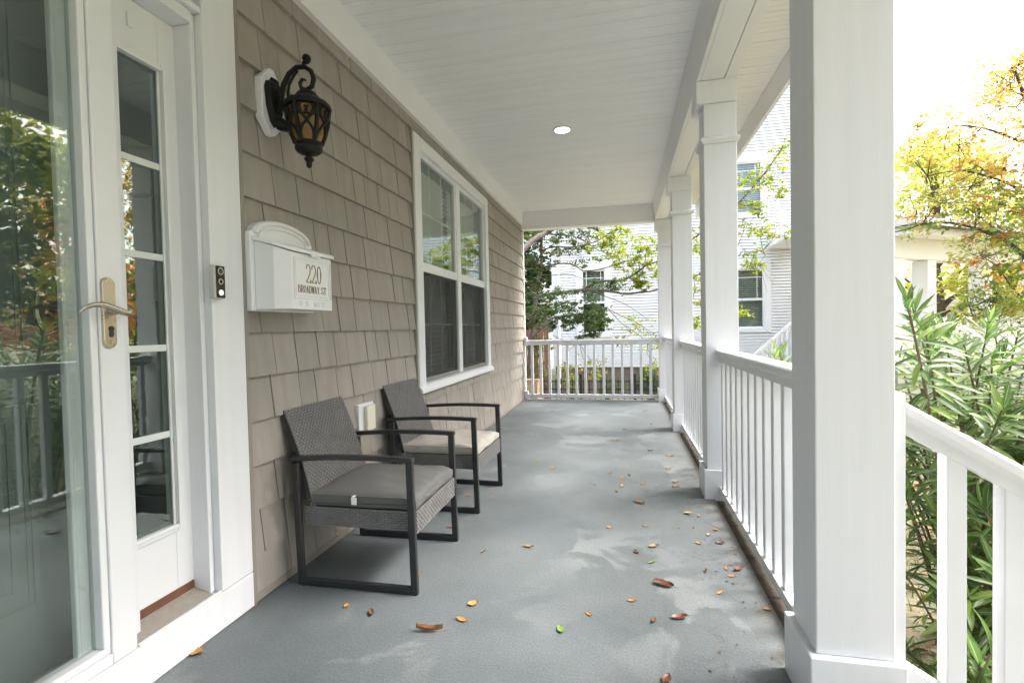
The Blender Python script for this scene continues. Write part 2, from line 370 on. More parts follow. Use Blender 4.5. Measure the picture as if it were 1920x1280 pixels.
def scatter_leaves(centres, radii, counts, size, flat=.75, droop=.2):
    """diamond leaves with a fold, spread through ellipsoidal clumps; returns V, F"""
    Vs = []
    for c, r, n in zip(centres, radii, counts):
        n = int(n)
        if n < 1: continue
        d = RNG.normal(size=(n, 3)); d /= np.linalg.norm(d, axis=1)[:, None]; d *= (RNG.random(n)**.5)[:, None]*r; d[:, 2] *= flat
        P = np.array(c)+d
        a = RNG.normal(size=(n, 3)); a[:, 2] *= .5; a[:, 2] -= droop; a /= np.linalg.norm(a, axis=1)[:, None]
        b = np.cross(a, RNG.normal(size=(n, 3))*np.array([.6, .6, 1])+np.array([0, 0, .4])); b /= np.linalg.norm(b, axis=1)[:, None]+1e-9
        nn = np.cross(a, b)
        L = size*RNG.uniform(.6, 1.3, n)[:, None]; W = L*.27
        V = np.stack([P, P+a*L*.5+b*W+nn*W*.5, P+a*L, P+a*L*.5-b*W+nn*W*.5], 1)
        Vs.append(V.reshape(-1, 3))
    V = np.concatenate(Vs); k = len(V)//4; i = np.arange(k)[:, None]*4
    F = np.concatenate([i+np.array([[0, 1, 2]]), i+np.array([[0, 2, 3]])], 1).reshape(-1, 3)
    return V, F

# ================================================================== SETTING
GZ = -.75
g = MB()
NX = 60
gv = [(-200+400*(i/NX), -200+400*(j/NX), GZ) for j in range(NX+1) for i in range(NX+1)]
g.add(gv, [(j*(NX+1)+i, j*(NX+1)+i+1, (j+1)*(NX+1)+i+1, (j+1)*(NX+1)+i) for j in range(NX) for i in range(NX)])
g.build('ground', GROUND, kind='structure')

XW = -1.57           # face of the shingle wall
PY0, PY1 = -3.2, 8.02
MB().box(-1.66, .578, PY0, PY1, -.09, 0).build('porch_floor', FLOOR, bevel=.004, kind='structure')
pe = struct('porch_edge', (.578, 0, -.1))
# weathered coping blocks along the open edge, posts stand on them
y = PY0; i = 0
while y < PY1:
    L = random.uniform(.36, .44); e = min(y+L, PY1)
    box('coping_block', EDGEB, pe, .581, .83, y, e-.006, -.10, -.012-random.uniform(0, .004), .006); y = e
box('coping_block', EDGEB, pe, -1.6, .575, PY1+.004, PY1+.1, -.10, -.012, .006)
MB().box(-1.7, .80, PY0+.02, PY1+.06, GZ-.1, -.102).build('porch_foundation', BRICK, kind='structure')

# ------------------------------------------------------------------ ceiling
CZ = 2.985
ce = struct('porch_ceiling', (-.5, 2.4, CZ))
MB().box(-1.6, .56, PY0, PY1, CZ+.012, CZ+.05).build('ceiling_backing', DARKIN, ce)
mb = MB(); bw = .1105
# bead-board plank: flat with a rounded tongue shadow at one edge
prof = [(.0005, .010), (.002, .0045), (.009, 0), (.034, 0), (.0365, .0018), (.039, 0), (.071, 0), (.0735, .0018), (.076, 0), (bw-.008, 0), (bw-.003, .0045), (bw-.0015, .010)]
a = [(-1.53, yy, zz) for yy, zz in prof]; b = [(.47, yy, zz) for yy, zz in prof]
plank = unit_mesh(MB().prism(a, b), 'ceiling_plank', CEIL)
yy = 2.608-bw*52
while yy < 7.885:
    if yy >= PY0: inst('ceiling_plank', plank, ce, (0, yy, CZ+random.uniform(-.0006, .0006)))
    yy += bw
# frieze along the house wall, end beam, outer beam, soffit, fascia
fr = thing('frieze_board', 'deep white frieze board under the porch ceiling along the taupe shingle wall', 'frieze', (-1.53, 2.4, 2.775))
MB().prism([(-1.60, PY0, 2.775), (-1.522, PY0, 2.775), (-1.512, PY0, CZ+.002), (-1.60, PY0, CZ+.002)], [(-1.60, 7.88, 2.775), (-1.522, 7.88, 2.775), (-1.512, 7.88, CZ+.002), (-1.60, 7.88, CZ+.002)]).build('face_board', BEAMW, fr, .002)
eb = thing('end_beam', 'boxed white beam across the end of the porch above the short railing', 'beam', (-.5, 7.95, 2.715))
box('face_board', BEAMW, eb, -1.60, .482, 7.885, 7.925, 2.715, CZ+.01, .003)
box('underside_board', BEAMW, eb, -1.60, .48, 7.928, 8.1, 2.719, 2.75, .003)
box('back_board', BEAMW, eb, -1.60, .48, 8.08, 8.11, 2.754, CZ+.01, .003)
ob_ = thing('porch_beam', 'long boxed white beam carried by the square porch posts', 'beam', (.6, 2.4, 2.72))
MB().prism([(.4906, PY0, 2.72), (.515, PY0, 2.72), (.5, PY0, CZ+.02), (.462, PY0, CZ+.02)], [(.4906, 8.12, 2.72), (.515, 8.12, 2.72), (.5, 8.12, CZ+.02), (.462, 8.12, CZ+.02)]).build('inner_board', BEAMW, ob_, .002)
box('underside_board', BEAMW, ob_, .517, .657, PY0, 8.118, 2.7215, 2.75, .002)
box('underside_strip', BEAMW, ob_, .6595, .729, PY0, 8.12, 2.7195, 2.75, .002)
box('outer_board', BEAMW, ob_, .70, .732, PY0, 8.122, 2.752, CZ+.05, .002)
so = struct('eave_soffit', (.93, 2.4, CZ))
sp = [(0, .008), (.003, 0), (.053, 0), (.055, .003), (.057, 0), (bw-.003, 0), (bw-.0005, .008)]
spl = unit_mesh(MB().prism([(.735, yy, zz) for yy, zz in sp], [(1.128, yy, zz) for yy, zz in sp]), 'soffit_plank', SOFF)
yy = PY0
while yy+bw < 8.3:
    inst('soffit_plank', spl, so, (0, yy, CZ+.015+random.uniform(-.0008, .0008))); yy += bw
MB().box(.70, 1.2, PY0, 8.35, CZ+.03, CZ+.06).build('soffit_backing', DARKIN, so)
fa = thing('eave_fascia', 'white fascia board along the outer edge of the porch eave', 'fascia', (1.14, 2.4, 2.8))
box('face_board', BEAMW, fa, 1.13, 1.16, PY0, 8.32, 2.80, CZ+.14, .003)
rf = thing('porch_roof', 'grey shingled porch roof above the eave', 'roof', (0, 2.4, 3.1))
MB().prism([(-1.7, PY0, 3.75), (1.22, PY0, 3.1), (1.22, PY0, 3.13), (-1.7, PY0, 3.80)], [(-1.7, 8.4, 3.75), (1.22, 8.4, 3.1), (1.22, 8.4, 3.13), (-1.7, 8.4, 3.80)]).build('roof_deck', ROOFM, rf)

# ------------------------------------------------------------------ house wall with single shingles
wl = struct('house_wall', (XW, 2, 0))
WY0, WY1, WZ0, WZ1 = 3.70, 5.70, .71, 2.60       # hole for the window
for (a, b, c, d) in ((1.70, WY0, 0, 3.8), (WY1, 8.0, 0, 3.8), (WY0, WY1, 0, WZ0), (WY0, WY1, WZ1, 3.8), (PY0, -.06, 0, 3.8), (-.06, 1.70, 2.62, 3.8)):
    MB().box(-1.72, -1.592, a, b, c-.08, d).build('wall_backing', SHINGDK, wl)
box('base_trim', SHTRIM, wl, -1.59, -1.545, 1.838, 7.985, 0.002, .036, .003)
box('edge_channel', SHTRIM, wl, -1.59, -1.541, 1.816, 1.836, .002, 2.774, .002)
box('edge_channel', SHTRIM, wl, -1.59, -1.541, WY0-.092, WY0-.077, .66, 2.69, .002)
EXPO = .192
CH = (3.615, 5.765, .662, 2.672)       # casing outline: shingles are cut round it
def shingle_mesh(w_, h_):
    f0 = -1.5475; f1 = f0-.021*(h_/EXPO)
    a = [(-1.591, .003, 0), (f0, .003, 0), (f1, .003, h_), (-1.591, .003, h_)]
    b = [(x, w_-.003, z) for x, _, z in a]
    return unit_mesh(MB().prism(a, b), 'shingle', SHING)
WIDTHS = (.132, .158, .178, .2, .222, .25)
smesh = {}
pieces = []
rs = random.Random(21)
for k in range(-1, 15):
    zb = .005+EXPO*k; zt = zb+EXPO+.004
    zb_ = max(zb, .038); zt_ = min(zt, 2.776)
    if zt_-zb_ < .02: continue
    y = 1.838-rs.uniform(0, .1); last = None
    while y < 7.985:
        wd = rs.choice([x for x in WIDTHS if x != last]); last = wd
        y0, y1 = max(y, 1.838), min(y+wd, 7.985); y += wd
        if y1-y0 < .03: continue
        segs = [(y0, y1, zb_, zt_)]
        if zt_ > CH[2] and zb_ < CH[3] and y1 > CH[0] and y0 < CH[1]:
            segs = []
            if y0 < CH[0]-.02: segs.append((y0, CH[0], zb_, zt_))
            if y1 > CH[1]+.02: segs.append((CH[1], y1, zb_, zt_))
            m0, m1 = max(y0, CH[0]), min(y1, CH[1])
            if m1-m0 > .02 and zb_ < CH[2]-.01: segs.append((m0, m1, zb_, CH[2]))
            if m1-m0 > .02 and zt_ > CH[3]+.01: segs.append((m0, m1, CH[3], zt_))
        pieces += segs
for y0 in np.arange(PY0, -.2, .2):
    for k in range(14): pieces.append((y0, min(y0+.2, -.24), .036+EXPO*k, min(.04+EXPO*(k+1), 2.774)))
def rank(p):  # the nearer, the larger in view
    y0, y1, z0, z1 = p
    if y0 < 1.5: return 1e9
    return -(y1-y0)*(z1-z0)/(1.55**2+y0*y0)*(1.55/math.hypot(1.55, y0))
pieces.sort(key=rank)
rest = MB()
for i, (y0, y1, z0, z1) in enumerate(pieces):
    key = (round(y1-y0, 3), round(z1-z0, 3))
    if i < 296:
        if key not in smesh: smesh[key] = shingle_mesh(*key)
        inst('shingle', smesh[key], wl, (random.uniform(-.0018, .0018), y0, z0), rot=(random.uniform(-.003, .003), 0, 0))
    else:
        h_ = z1-z0; dx = random.uniform(-.0015, .0015); f0 = -1.5475+dx; f1 = f0-.021*(h_/EXPO)
        a = [(-1.591, y0+.003, z0), (f0, y0+.003, z0), (f1, y0+.003, z1), (-1.591, y0+.003, z1)]
        rest.prism(a, [(x, y1-.003, z) for x, _, z in a])
rest.build('far_shingles', SHING, wl, kind='stuff')
cb = thing('corner_board', 'narrow white corner board where the shingle wall ends at the short railing', 'trim', (-1.57, 8, 0))
box('face_board', WHITE, cb, -1.60, -1.545, 7.988, 8.05, 0, 2.714, .003)
box('return_board', WHITE, cb, -1.75, -1.602, 8.02, 8.05, -.1, 3.2, .003)

# ------------------------------------------------------------------ window of two double-hung units
wi = thing('double_window', 'wide white window of two double-hung units with grids set in the taupe shingle wall', 'window', (-1.54, 4.7, .66))
CX = -1.528
Y0, Y1, Z0, Z1 = 3.62, 5.76, .70, 2.665
IN = (3.745, 5.645, .735, 2.565)
box('casing', WHITE, wi, -1.60, CX, Y0, IN[0], Z0, Z1, .003)
box('casing', WHITE, wi, -1.60, CX, IN[1], Y1, Z0, Z1, .003)
box('head_casing', WHITE, wi, -1.60, CX+.001, IN[0]+.001, IN[1]-.001, IN[3], Z1-.001, .003)
sl = MB().prism([(-1.60, Y0-.01, .662), (-1.502, Y0-.01, .662), (-1.502, Y0-.01, .69), (-1.535, Y0-.01, .722), (-1.60, Y0-.01, .735)],
                [(-1.60, Y1+.03, .662), (-1.502, Y1+.03, .662), (-1.502, Y1+.03, .69), (-1.535, Y1+.03, .722), (-1.60, Y1+.03, .735)]).build('sill', WHITE, wi, .003)
box('mullion', WHITE, wi, -1.60, -1.548, 4.655, 4.755, IN[2], IN[3], .003)
ZM = 1.66
for (a, b) in ((IN[0], 4.655), (4.755, IN[1])):
    up = MB(); fw = .036
    up.box(-1.592, -1.556, a, a+fw, ZM-.035, IN[3]); up.box(-1.592, -1.556, b-fw, b, ZM-.035, IN[3]); up.box(-1.592, -1.557, a+fw, b-fw, IN[3]-fw, IN[3]); up.box(-1.592, -1.552, a+.001, b-.001, ZM-.038, ZM+.034)
    us = up.build('upper_sash', WHITE, wi, .002)
    box('pane', GLASS, us, -1.580, -1.576, a+fw, b-fw, ZM+.033, IN[3]-fw, 0)
    gr = (a+fw, b-fw, ZM+.033, IN[3]-fw)
    for q in (1/3, 2/3): box('grid_bar', MUNT, us, -1.588, -1.584, gr[0]+(gr[1]-gr[0])*q-.008, gr[0]+(gr[1]-gr[0])*q+.008, gr[2], gr[3], 0)
    zc = (gr[2]+gr[3])/2; box('grid_bar', MUNT, us, -1.5895, -1.5855, gr[0], gr[1], zc-.008, zc+.008, 0)
    lo = MB(); fw2 = .04
    lo.box(-1.625, -1.597, a, a+fw2, IN[2], ZM-.04); lo.box(-1.625, -1.597, b-fw2, b, IN[2], ZM-.04); lo.box(-1.624, -1.596, a+fw2, b-fw2, IN[2], IN[2]+.05); lo.box(-1.624, -1.596, a+fw2, b-fw2, ZM-.05, ZM-.005)
    ls = lo.build('lower_sash', SCRF, wi, .002)
    gr = (a+fw2, b-fw2, IN[2]+.05, ZM-.05)
    box('pane', GLASS_LOW, ls, -1.616, -1.612, *gr, 0)
    for q in (1/3, 2/3): box('grid_bar', MUNT, ls, -1.609, -1.606, gr[0]+(gr[1]-gr[0])*q-.007, gr[0]+(gr[1]-gr[0])*q+.007, gr[2], gr[3], 0)
    zc = (gr[2]+gr[3])/2; box('grid_bar', MUNT, ls, -1.6115, -1.6095, gr[0], gr[1], zc-.007, zc+.007, 0)
    sf = MB(); sf.box(-1.575, -1.56, a, a+.016, IN[2], ZM-.039); sf.box(-1.575, -1.56, b-.03, b, IN[2], ZM-.039); sf.box(-1.575, -1.561, a+.016, b-.03, IN[2], IN[2]+.03)
    sfo = sf.build('screen_frame', SCRF, wi, .001)
    box('screen', SCREEN, sfo, -1.569, -1.567, a+.016, b-.03, IN[2]+.03, ZM-.039, 0)
    bl = MB()
    for z in np.arange(.78, 2.55, .042):
        bl.prism([(-1.70, a+.01, z), (-1.672, a+.01, z+.036), (-1.670, a+.01, z+.034), (-1.698, a+.01, z-.002)], [(-1.70, b-.01, z), (-1.672, b-.01, z+.036), (-1.670, b-.01, z+.034), (-1.698, b-.01, z-.002)])
    bl.build('blind_slats', BLIND, wi, kind='stuff')
rm = MB(); rm.box(-2.6, -2.58, 3.0, 6.4, .1, 2.9); rm.box(-2.58, -1.73, 3.0, 3.02, .1, 2.9); rm.box(-2.58, -1.73, 6.38, 6.4, .1, 2.9); rm.box(-2.58, -1.73, 3.0, 6.4, 2.88, 2.9); rm.box(-2.58, -1.73, 3.0, 6.4, .1, .12)
rm.build('dark_room', DARKIN, wi)

# ------------------------------------------------------------------ entry: casing, sidelight, front door, storm door
CF = -1.540          # face of casing and storm door surround
en = thing('door_surround', 'broad white flat casing and skirting boards framing the entry beside the taupe shingles', 'door frame', (-1.56, 1.6, 0))
box('casing_board', WHITE, en, -1.70, CF, 1.645, 1.813, .149, 3.0, .003)
box('skirting_board', WHITE, en, -1.70, CF+.001, -.06, 1.813, .002, .146, .003)
box('inner_stop', WHITE, en, -1.70, -1.572, 1.622, 1.643, .15, 2.36, .003)
box('casing_board', WHITE, en, -1.70, CF, -.24, -.065, .002, 3.0, .003)
box('transom_bar', WHITE, en, -1.715, -1.562, -.06, 1.62, 2.318, 2.362, .003)
box('transom_ledge', WHITE, en, -1.715, -1.542, -.06, 1.643, 2.364, 2.386, .003)
box('transom_frame', WHITE, en, -1.715, -1.66, 1.565, 1.643, 2.388, 3.0, .003)
box('transom_frame', WHITE, en, -1.715, -1.66, 1.28, 1.36, 2.388, 3.0, .003)
box('transom_pane', GLASS_OLD, en, -1.70, -1.695, 1.36, 1.565, 2.388, 3.0, 0)
box('transom_pane', GLASS_OLD, en, -1.70, -1.695, -.06, 1.28, 2.388, 3.0, 0)
box('mullion_post', WHITE, en, -1.82, -1.60, 1.236, 1.358, .15, 2.317, .003)
box('door_threshold', ALUM, en, -1.82, -1.60, -.06, 1.235, .05, .1475, .003)
# sidelight, set back .15 behind the casing
sdl = thing('sidelight', 'narrow white sidelight with five wavy panes beside the storm door', 'window', (-1.7, 1.52, .15))
SX = -1.648
GY0, GY1, GZ0, GZ1 = 1.36, 1.552, .447, 2.115
for (a, b, c, d) in ((GY1, 1.644, .20, 2.316),):
    if b > a: box('stile', WHITE_CLEAN, sdl, SX-.04, SX, a, b, c, d, .002)
box('bottom_panel', WHITE_CLEAN, sdl, SX-.04, SX-.0005, GY0, GY1, .20, GZ0, .002)
box('top_panel', WHITE_CLEAN, sdl, SX-.04, SX-.0005, GY0, GY1, GZ1, 2.316, .002)
mo = MB()
for (a, b, c, d) in ((GY1, GY1+.028, GZ0-.028, GZ1+.028), (GY0, GY1-.001, GZ0-.028, GZ0), (GY0, GY1-.001, GZ1, GZ1+.028)): mo.box(SX, SX+.012, a, b, c, d)
for (a, b, c, d) in ((GY1, GY1+.012, GZ0-.012, GZ1+.012), (GY0, GY1-.001, GZ0-.012, GZ0+.002), (GY0, GY1-.001, GZ1-.002, GZ1+.012)): mo.box(SX+.0125, SX+.019, a, b, c, d)
mo.build('moulding', WHITE_CLEAN, sdl, .003)
zs = [GZ0]
for q in range(1, 5): zs.append([.786, 1.106, 1.436, 1.766][q-1])
zs.append(GZ1)
for i in range(5):
    a, b = zs[i]+(.012 if i else 0), zs[i+1]-(.012 if i < 4 else 0)
    box('pane', GLASS_OLD, sdl, SX-.009, SX-.005, GY0, GY1, a, b, 0)
    if i: box('muntin', MUNT, sdl, SX-.016, SX-.0015, GY0, GY1, zs[i]-.012, zs[i]+.012, .002)
box('glazing_strip', WHITE_CLEAN, sdl, SX-.0045, SX+.004, GY1-.010, GY1-.0005, GZ0, GZ1, .002)
box('interior_side', DARKIN, sdl, -2.4, -2.38, .0, 2.2, .1, 2.95, 0)
box('interior_side', DARKIN, sdl, -2.38, -1.75, 1.9, 1.92, .1, 2.95, 0)
th = thing('sidelight_sill', 'ribbed aluminium sill with a brown wood strip under the sidelight', 'sill', (-1.62, 1.5, .14))
tm = MB()
def zsill(x): return .146+(-1.545-x)*.22
tm.prism([(-1.66, 1.30, .140), (-1.545, 1.30, .140), (-1.545, 1.30, .146), (-1.66, 1.30, zsill(-1.66))], [(-1.66, 1.621, .140), (-1.545, 1.621, .140), (-1.545, 1.621, .146), (-1.66, 1.621, zsill(-1.66))])
for x in np.arange(-1.645, -1.556, .0068): tm.prism([(x, 1.30, zsill(x)), (x+.0036, 1.30, zsill(x+.0036)), (x+.0036, 1.30, zsill(x)+.0025), (x, 1.30, zsill(x)+.0025)], [(x, 1.621, zsill(x)), (x+.0036, 1.621, zsill(x+.0036)), (x+.0036, 1.621, zsill(x)+.0025), (x, 1.621, zsill(x)+.0025)])
tm.build('ribbed_plate', ALUM, th)
box('nosing', WHITE, th, -1.5505, -1.5395, 1.30, 1.643, .1465, .156, .001)
box('wood_strip', BROWNW, th, -1.66, -1.646, 1.36, 1.643, .168, .1995, .002)
# front door behind the storm glass
fd = thing('front_door', 'dark grey green panelled front door behind the storm door glass', 'door', (-1.72, .7, .15))
box('slab', FDOOR, fd, -1.76, -1.716, .30, 1.232, .15, 2.316, .002)
def panel(y0, y1, z0, z1):
    m_ = MB()
    for d, wd, h in ((0, .016, .007), (.020, .010, .004), (.055, .014, .006)):
        for (a, b, c, e) in ((y0+d, y0+d+wd, z0+d, z1-d), (y1-d-wd, y1-d, z0+d, z1-d), (y0+d+wd, y1-d-wd, z0+d, z0+d+wd), (y0+d+wd, y1-d-wd, z1-d-wd, z1-d)): m_.box(-1.716, -1.716+h, a, b, c, e)
    m_.build('panel_moulding', FDOOR, fd, .0015)
panel(.84, 1.145, .355, .98); panel(.40, .70, .355, .98); panel(.84, 1.142, 1.13, 2.18); panel(.40, .70, 1.13, 2.18)
hp = MB().lathe([(0, -1.715), (.034, -1.715), (.034, -1.709), (.028, -1.703), (0, -1.703)], (0, 1.195, 1.24), 24, 'x')
hp.v = [(x, y, 1.24+(z-1.24)*2.2) for x, y, z in hp.v]
hpo = hp.build('handle_plate', NICKEL, fd, smooth=True)
MB().tube([(-1.703, 1.195, 1.24), (-1.672, 1.195, 1.24), (-1.668, 1.185, 1.241), (-1.668, 1.15, 1.244), (-1.668, 1.11, 1.238)], [.008, .008, .008, .007, .004], 10).build('lever', NICKEL, hpo, smooth=True)
# storm door
st = thing('storm_door', 'white full-glass storm door with a satin nickel lever handle', 'door', (-1.56, .7, .15))
DZ0, DZ1 = .205, 2.16
box('latch_stile', WHITE_CLEAN, st, -1.60, CF+.002, 1.230, 1.308, .149, 2.316, .004)
box('hinge_stile', WHITE_CLEAN, st, -1.60, CF+.002, -.05, .06, .149, 2.316, .004)
box('bottom_rail', WHITE_CLEAN, st, -1.60, CF+.0015, .061, 1.2285, .149, .182, .003)
box('bottom_rail', WHITE_CLEAN, st, -1.60, CF-.006, .061, 1.2285, .184, DZ0, .003)
box('top_rail', WHITE_CLEAN, st, -1.60, CF+.0015, .061, 1.2285, DZ1, 2.316, .003)
box('retainer', WHITE_CLEAN, st, -1.60, CF-.004, 1.206, 1.2285, DZ0, DZ1-.001, .004)
box('inner_frame', WHITE_CLEAN, st, -1.602, -1.585, 1.172, 1.204, DZ0, DZ1-.001, .003)
box('inner_frame_bead', WHITE_CLEAN, st, -1.602, -1.581, 1.160, 1.171, DZ0, DZ1-.001, .004)
pn = box('glass_pane', GLASS_STORM, st, -1.578, -1.573, .061, 1.205, DZ0, DZ1, 0)
# handle: plate with round ends, wave lever, keyhole
hy, hz = 1.255, 1.223
def stadium(y0, z0, rx, rz, x, n=10):
    return [(x, y0+rx*math.cos(t), z0+rz+rx*math.sin(t)) for t in np.linspace(0, math.pi, n)]+[(x, y0+rx*math.cos(t), z0-rz+rx*math.sin(t)) for t in np.linspace(math.pi, 2*math.pi, n)]
pl = MB().prism(stadium(hy, hz, .0215, .088, CF+.0015), stadium(hy, hz, .0195, .087, CF+.011)).build('handle_plate', NICKEL, st, .0015)
MB().lathe([(0, CF+.011), (.014, CF+.011), (.012, CF+.02), (.010, CF+.045), (0, CF+.045)], (0, hy+.004, hz+.006), 16, 'x').build('lever_hub', NICKEL, pl, smooth=True)
hx = CF+.05
MB().tube([(hx-.004, hy+.030, hz+.020), (hx, hy+.033, hz+.010), (hx, hy+.024, hz-.002), (hx, hy+.004, hz+.004), (hx, hy-.02, hz+.013), (hx, hy-.05, hz+.022), (hx, hy-.08, hz+.021), (hx, hy-.105, hz+.010), (hx, hy-.118, hz-.002)],
          [.004, .008, .010, .010, .009, .0085, .0075, .006, .002], 12, flat=.8).build('lever', NICKEL, pl, smooth=True)
kh = MB().lathe([(0, CF+.011), (.0085, CF+.011), (.0085, CF+.0135), (.006, CF+.0135), (.006, CF+.0125), (0, CF+.0125)], (0, hy+.002, hz-.048), 16, 'x'); kh.box(CF+.011, CF+.0133, hy-.0035, hy+.0075, hz-.073, hz-.052)
kh.build('keyhole', DARKH, pl)
stk = thing('hook_pad', 'small translucent adhesive hook stuck on the white top of the sidelight', 'hook', (SX, 1.49, 2.24))
box('pad', MUNT, stk, SX+.0005, SX+.006, 1.435, 1.455, 2.215, 2.265, .002)

st.location.y -= .015

# ================================================================== POSTS AND RAILINGS
XB, WB, HB, WS = .5105, .2447, .192, .2025
PC = XB+WB/2
POSTS = [(1.5614, 'stout square white porch post beside the sloping stair handrail'),
         (3.483, 'square white porch post, second along from the stair handrail'),
         (5.6366, 'square white porch post, third along from the stair handrail'),
         (7.8633-.05, 'square white corner post where the long and short railings meet'),
         (-.45, 'square white porch post on the far side of the steps')]
def post(y, label):
    o = thing('porch_post', label, 'post', (PC, y+WB/2, 0), 'square white posts along the porch edge')
    yc = y+WB/2
    def bx(nm, half, z0, z1, bev=.004): return box(nm, WHITE, o, PC-half, PC+half, yc-half, yc+half, z0, z1, bev)
    bx('base', WB/2, -.012, HB)
    bx('shaft', WS/2, HB+.0005, 2.318)
    c = MB(); h0, h1 = WS/2, WS/2+.018
    def ring(h, z): return [(PC-h, yc-h, z), (PC+h, yc-h, z), (PC+h, yc+h, z), (PC-h, yc+h, z)]
    c.prism(ring(h0+.004, 2.319), ring(h1, 2.338)); c.prism(ring(h1+.002, 2.3385), ring(h1+.002, 2.354)); c.prism(ring(h1-.004, 2.3545), ring(h0, 2.366))
    c.build('collar', WHITE, o, .0015)
    bx('neck', WS/2-.002, 2.367, 2.574)
    k = .118
    box('capital', WHITE, o, .4885, .4885+2*k+.006, yc-k, yc+k, 2.5745, 2.7185, .003)
    return o
for y, lb in POSTS: post(y, lb)

def bal_mesh(h): return unit_mesh(MB().box(-.02, .02, -.02, .02, 0, h), 'baluster', RAILW, bevel=.003, seg=1)
BM = bal_mesh(.905-.086)
def cap_prof(w_, z):  # moulded hand rail section, half width w_
    return [(-w_*.62, z-.078), (w_*.62, z-.078), (w_*.62, z-.045), (w_*.86, z-.036), (w_, z-.030), (w_, z-.008), (w_*.85, z), (-w_*.85, z), (-w_, z-.008), (-w_, z-.030), (-w_*.86, z-.036), (-w_*.62, z-.045)]
def side_rail(y0, y1, label, ys):
    o = thing('porch_railing', label, 'railing', (PC, (y0+y1)/2, 0), 'railing sections between the porch posts')
    pr = cap_prof(.046, .983)
    MB().prism([(PC+x, y0, z) for x, z in pr], [(PC+x, y1, z) for x, z in pr]).build('hand_rail', RAILW, o, .0012, seg=1)
    box('bottom_rail', RAILW, o, PC-.030, PC+.030, y0, y1, .04, .085, .004)
    for y in ys: inst('baluster', BM, o, (PC, y, .0855), rot=(0, 0, random.uniform(-.01, .01)))
S = .1405
side_rail(1.5614+WB-.02, 3.504, 'white railing with square balusters beside the post next to the stair handrail', [3.30-S*i for i in range(0, 11) if 3.30-S*i > 1.85]+[3.30+S*.95])
side_rail(3.483+WB-.02, 5.657, 'white railing with square balusters between the second and third posts from the stairs', [3.80+S*i for i in range(0, 13)])
side_rail(5.6366+WB-.02, 7.834, 'white railing with square balusters running up to the corner post', [5.95+S*i for i in range(0, 13)])
# short railing at the end
o = thing('end_railing', 'short white railing across the end of the porch in front of the tree', 'railing', (-.5, 7.95, 0))
pr = cap_prof(.042, .953); YE = 7.95
MB().prism([(-1.54, YE+x, z) for x, z in pr], [(.532, YE+x, z) for x, z in pr]).build('hand_rail', RAILW, o, .0012, seg=1)
box('bottom_rail', RAILW, o, -1.545, .53, YE-.03, YE+.03, .036, .09, .004)
BM2 = bal_mesh(.876-.0905)
for i in range(14): inst('baluster', BM2, o, (-1.429+.1412*i, YE, .0903))
box('wall_bracket', RAILW, o, -1.548, -1.50, YE-.05, YE+.03, .86, 1.0, .004)
box('wall_bracket', RAILW, o, -1.548, -1.505, YE-.045, YE+.031, .0, .14, .004)

# ------------------------------------------------------------------ steps and stair rail going down to the yard
sp_ = thing('porch_steps', 'grey concrete steps leading down from the porch beside the sloping handrail', 'steps', (1.2, .6, GZ))
for i in range(4):
    x0 = .835+.28*i; z1 = -.012-.15*(i+1)
    box('step', CONC, sp_, x0, x0+.285, -.2, 1.56, GZ-.05, z1, .008)
sr = thing('stair_railing', 'white sloping stair handrail with thick square balusters beside the long-leaved shrub', 'railing', (1.4, 1.65, -.1))
SL = -.61; YR = 1.655
def zr(x): return .889+(x-.803)*SL
pr = cap_prof(.042, 0)
x0, x1 = .7735, 2.05
MB().prism([(x0, YR+a, zr(x0)+.012+b*1.12) for a, b in pr], [(x1, YR+a, zr(x1)+.012+b*1.12) for a, b in pr]).build('hand_rail', RAILW, sr, .0015, seg=1)
MB().prism([(x0, YR+a, zr(x0)-.80+b) for a, b in ((-.025, 0), (.025, 0), (.025, .055), (-.025, .055))], [(x1, YR+a, zr(x1)-.80+b) for a, b in ((-.025, 0), (.025, 0), (.025, .055), (-.025, .055))]).build('bottom_rail', RAILW, sr, .003)
box('half_newel', RAILW, sr, .7345, .772, YR-.045, YR+.045, -.012, .945, .003)
for i in range(9):
    xc = .9075+.1365*i
    a = [(xc-.0245, YR-.0245, zr(xc-.0245)-.745), (xc+.0245, YR-.0245, zr(xc+.0245)-.745), (xc+.0245, YR+.0245, zr(xc+.0245)-.745), (xc-.0245, YR+.0245, zr(xc-.0245)-.745)]
    b = [(x, y, z+.745-.066) for x, y, z in a]
    MB().prism(a, b).build('baluster', RAILW, sr, .003, seg=1)
box('newel_post', RAILW, sr, 2.052, 2.16, YR-.054, YR+.054, GZ, .35, .004)
box('newel_cap', RAILW, sr, 2.04, 2.172, YR-.066, YR+.066, .351, .38, .006)

# ================================================================== WALL FIXTURES
# ------------------------------------------------------------------ mailbox
mbx = thing('mailbox', 'white wall mailbox with an arched back reading 220 Broadway St', 'mailbox', (-1.54, 2.04, 1.246))
MY0, MY1 = 1.832, 2.262; mc = (MY0+MY1)/2
arch = [(MY0, 1.247), (MY1, 1.247), (MY1, 1.583), (MY1-.012, 1.585)]+[(mc+.195*math.cos(t), 1.583+.072*math.sin(t)) for t in np.linspace(.08, math.pi-.08, 18)]+[(MY0+.012, 1.585), (MY0, 1.583)]
MB().prism([(-1.556, y, z) for y, z in arch], [(-1.517, y, z) for y, z in arch]).build('back_plate', WHITE_CLEAN, mbx, .002)
rim = [(-1.513, mc+.186*math.cos(t), 1.578+.064*math.sin(t)) for t in np.linspace(0, math.pi, 20)]
MB().tube(rim, .010, 8).build('arch_moulding', WHITE_CLEAN, mbx, smooth=True)
rim2 = [(-1.514, mc+.165*math.cos(t), 1.566+.052*math.sin(t)) for t in np.linspace(0, math.pi, 20)]
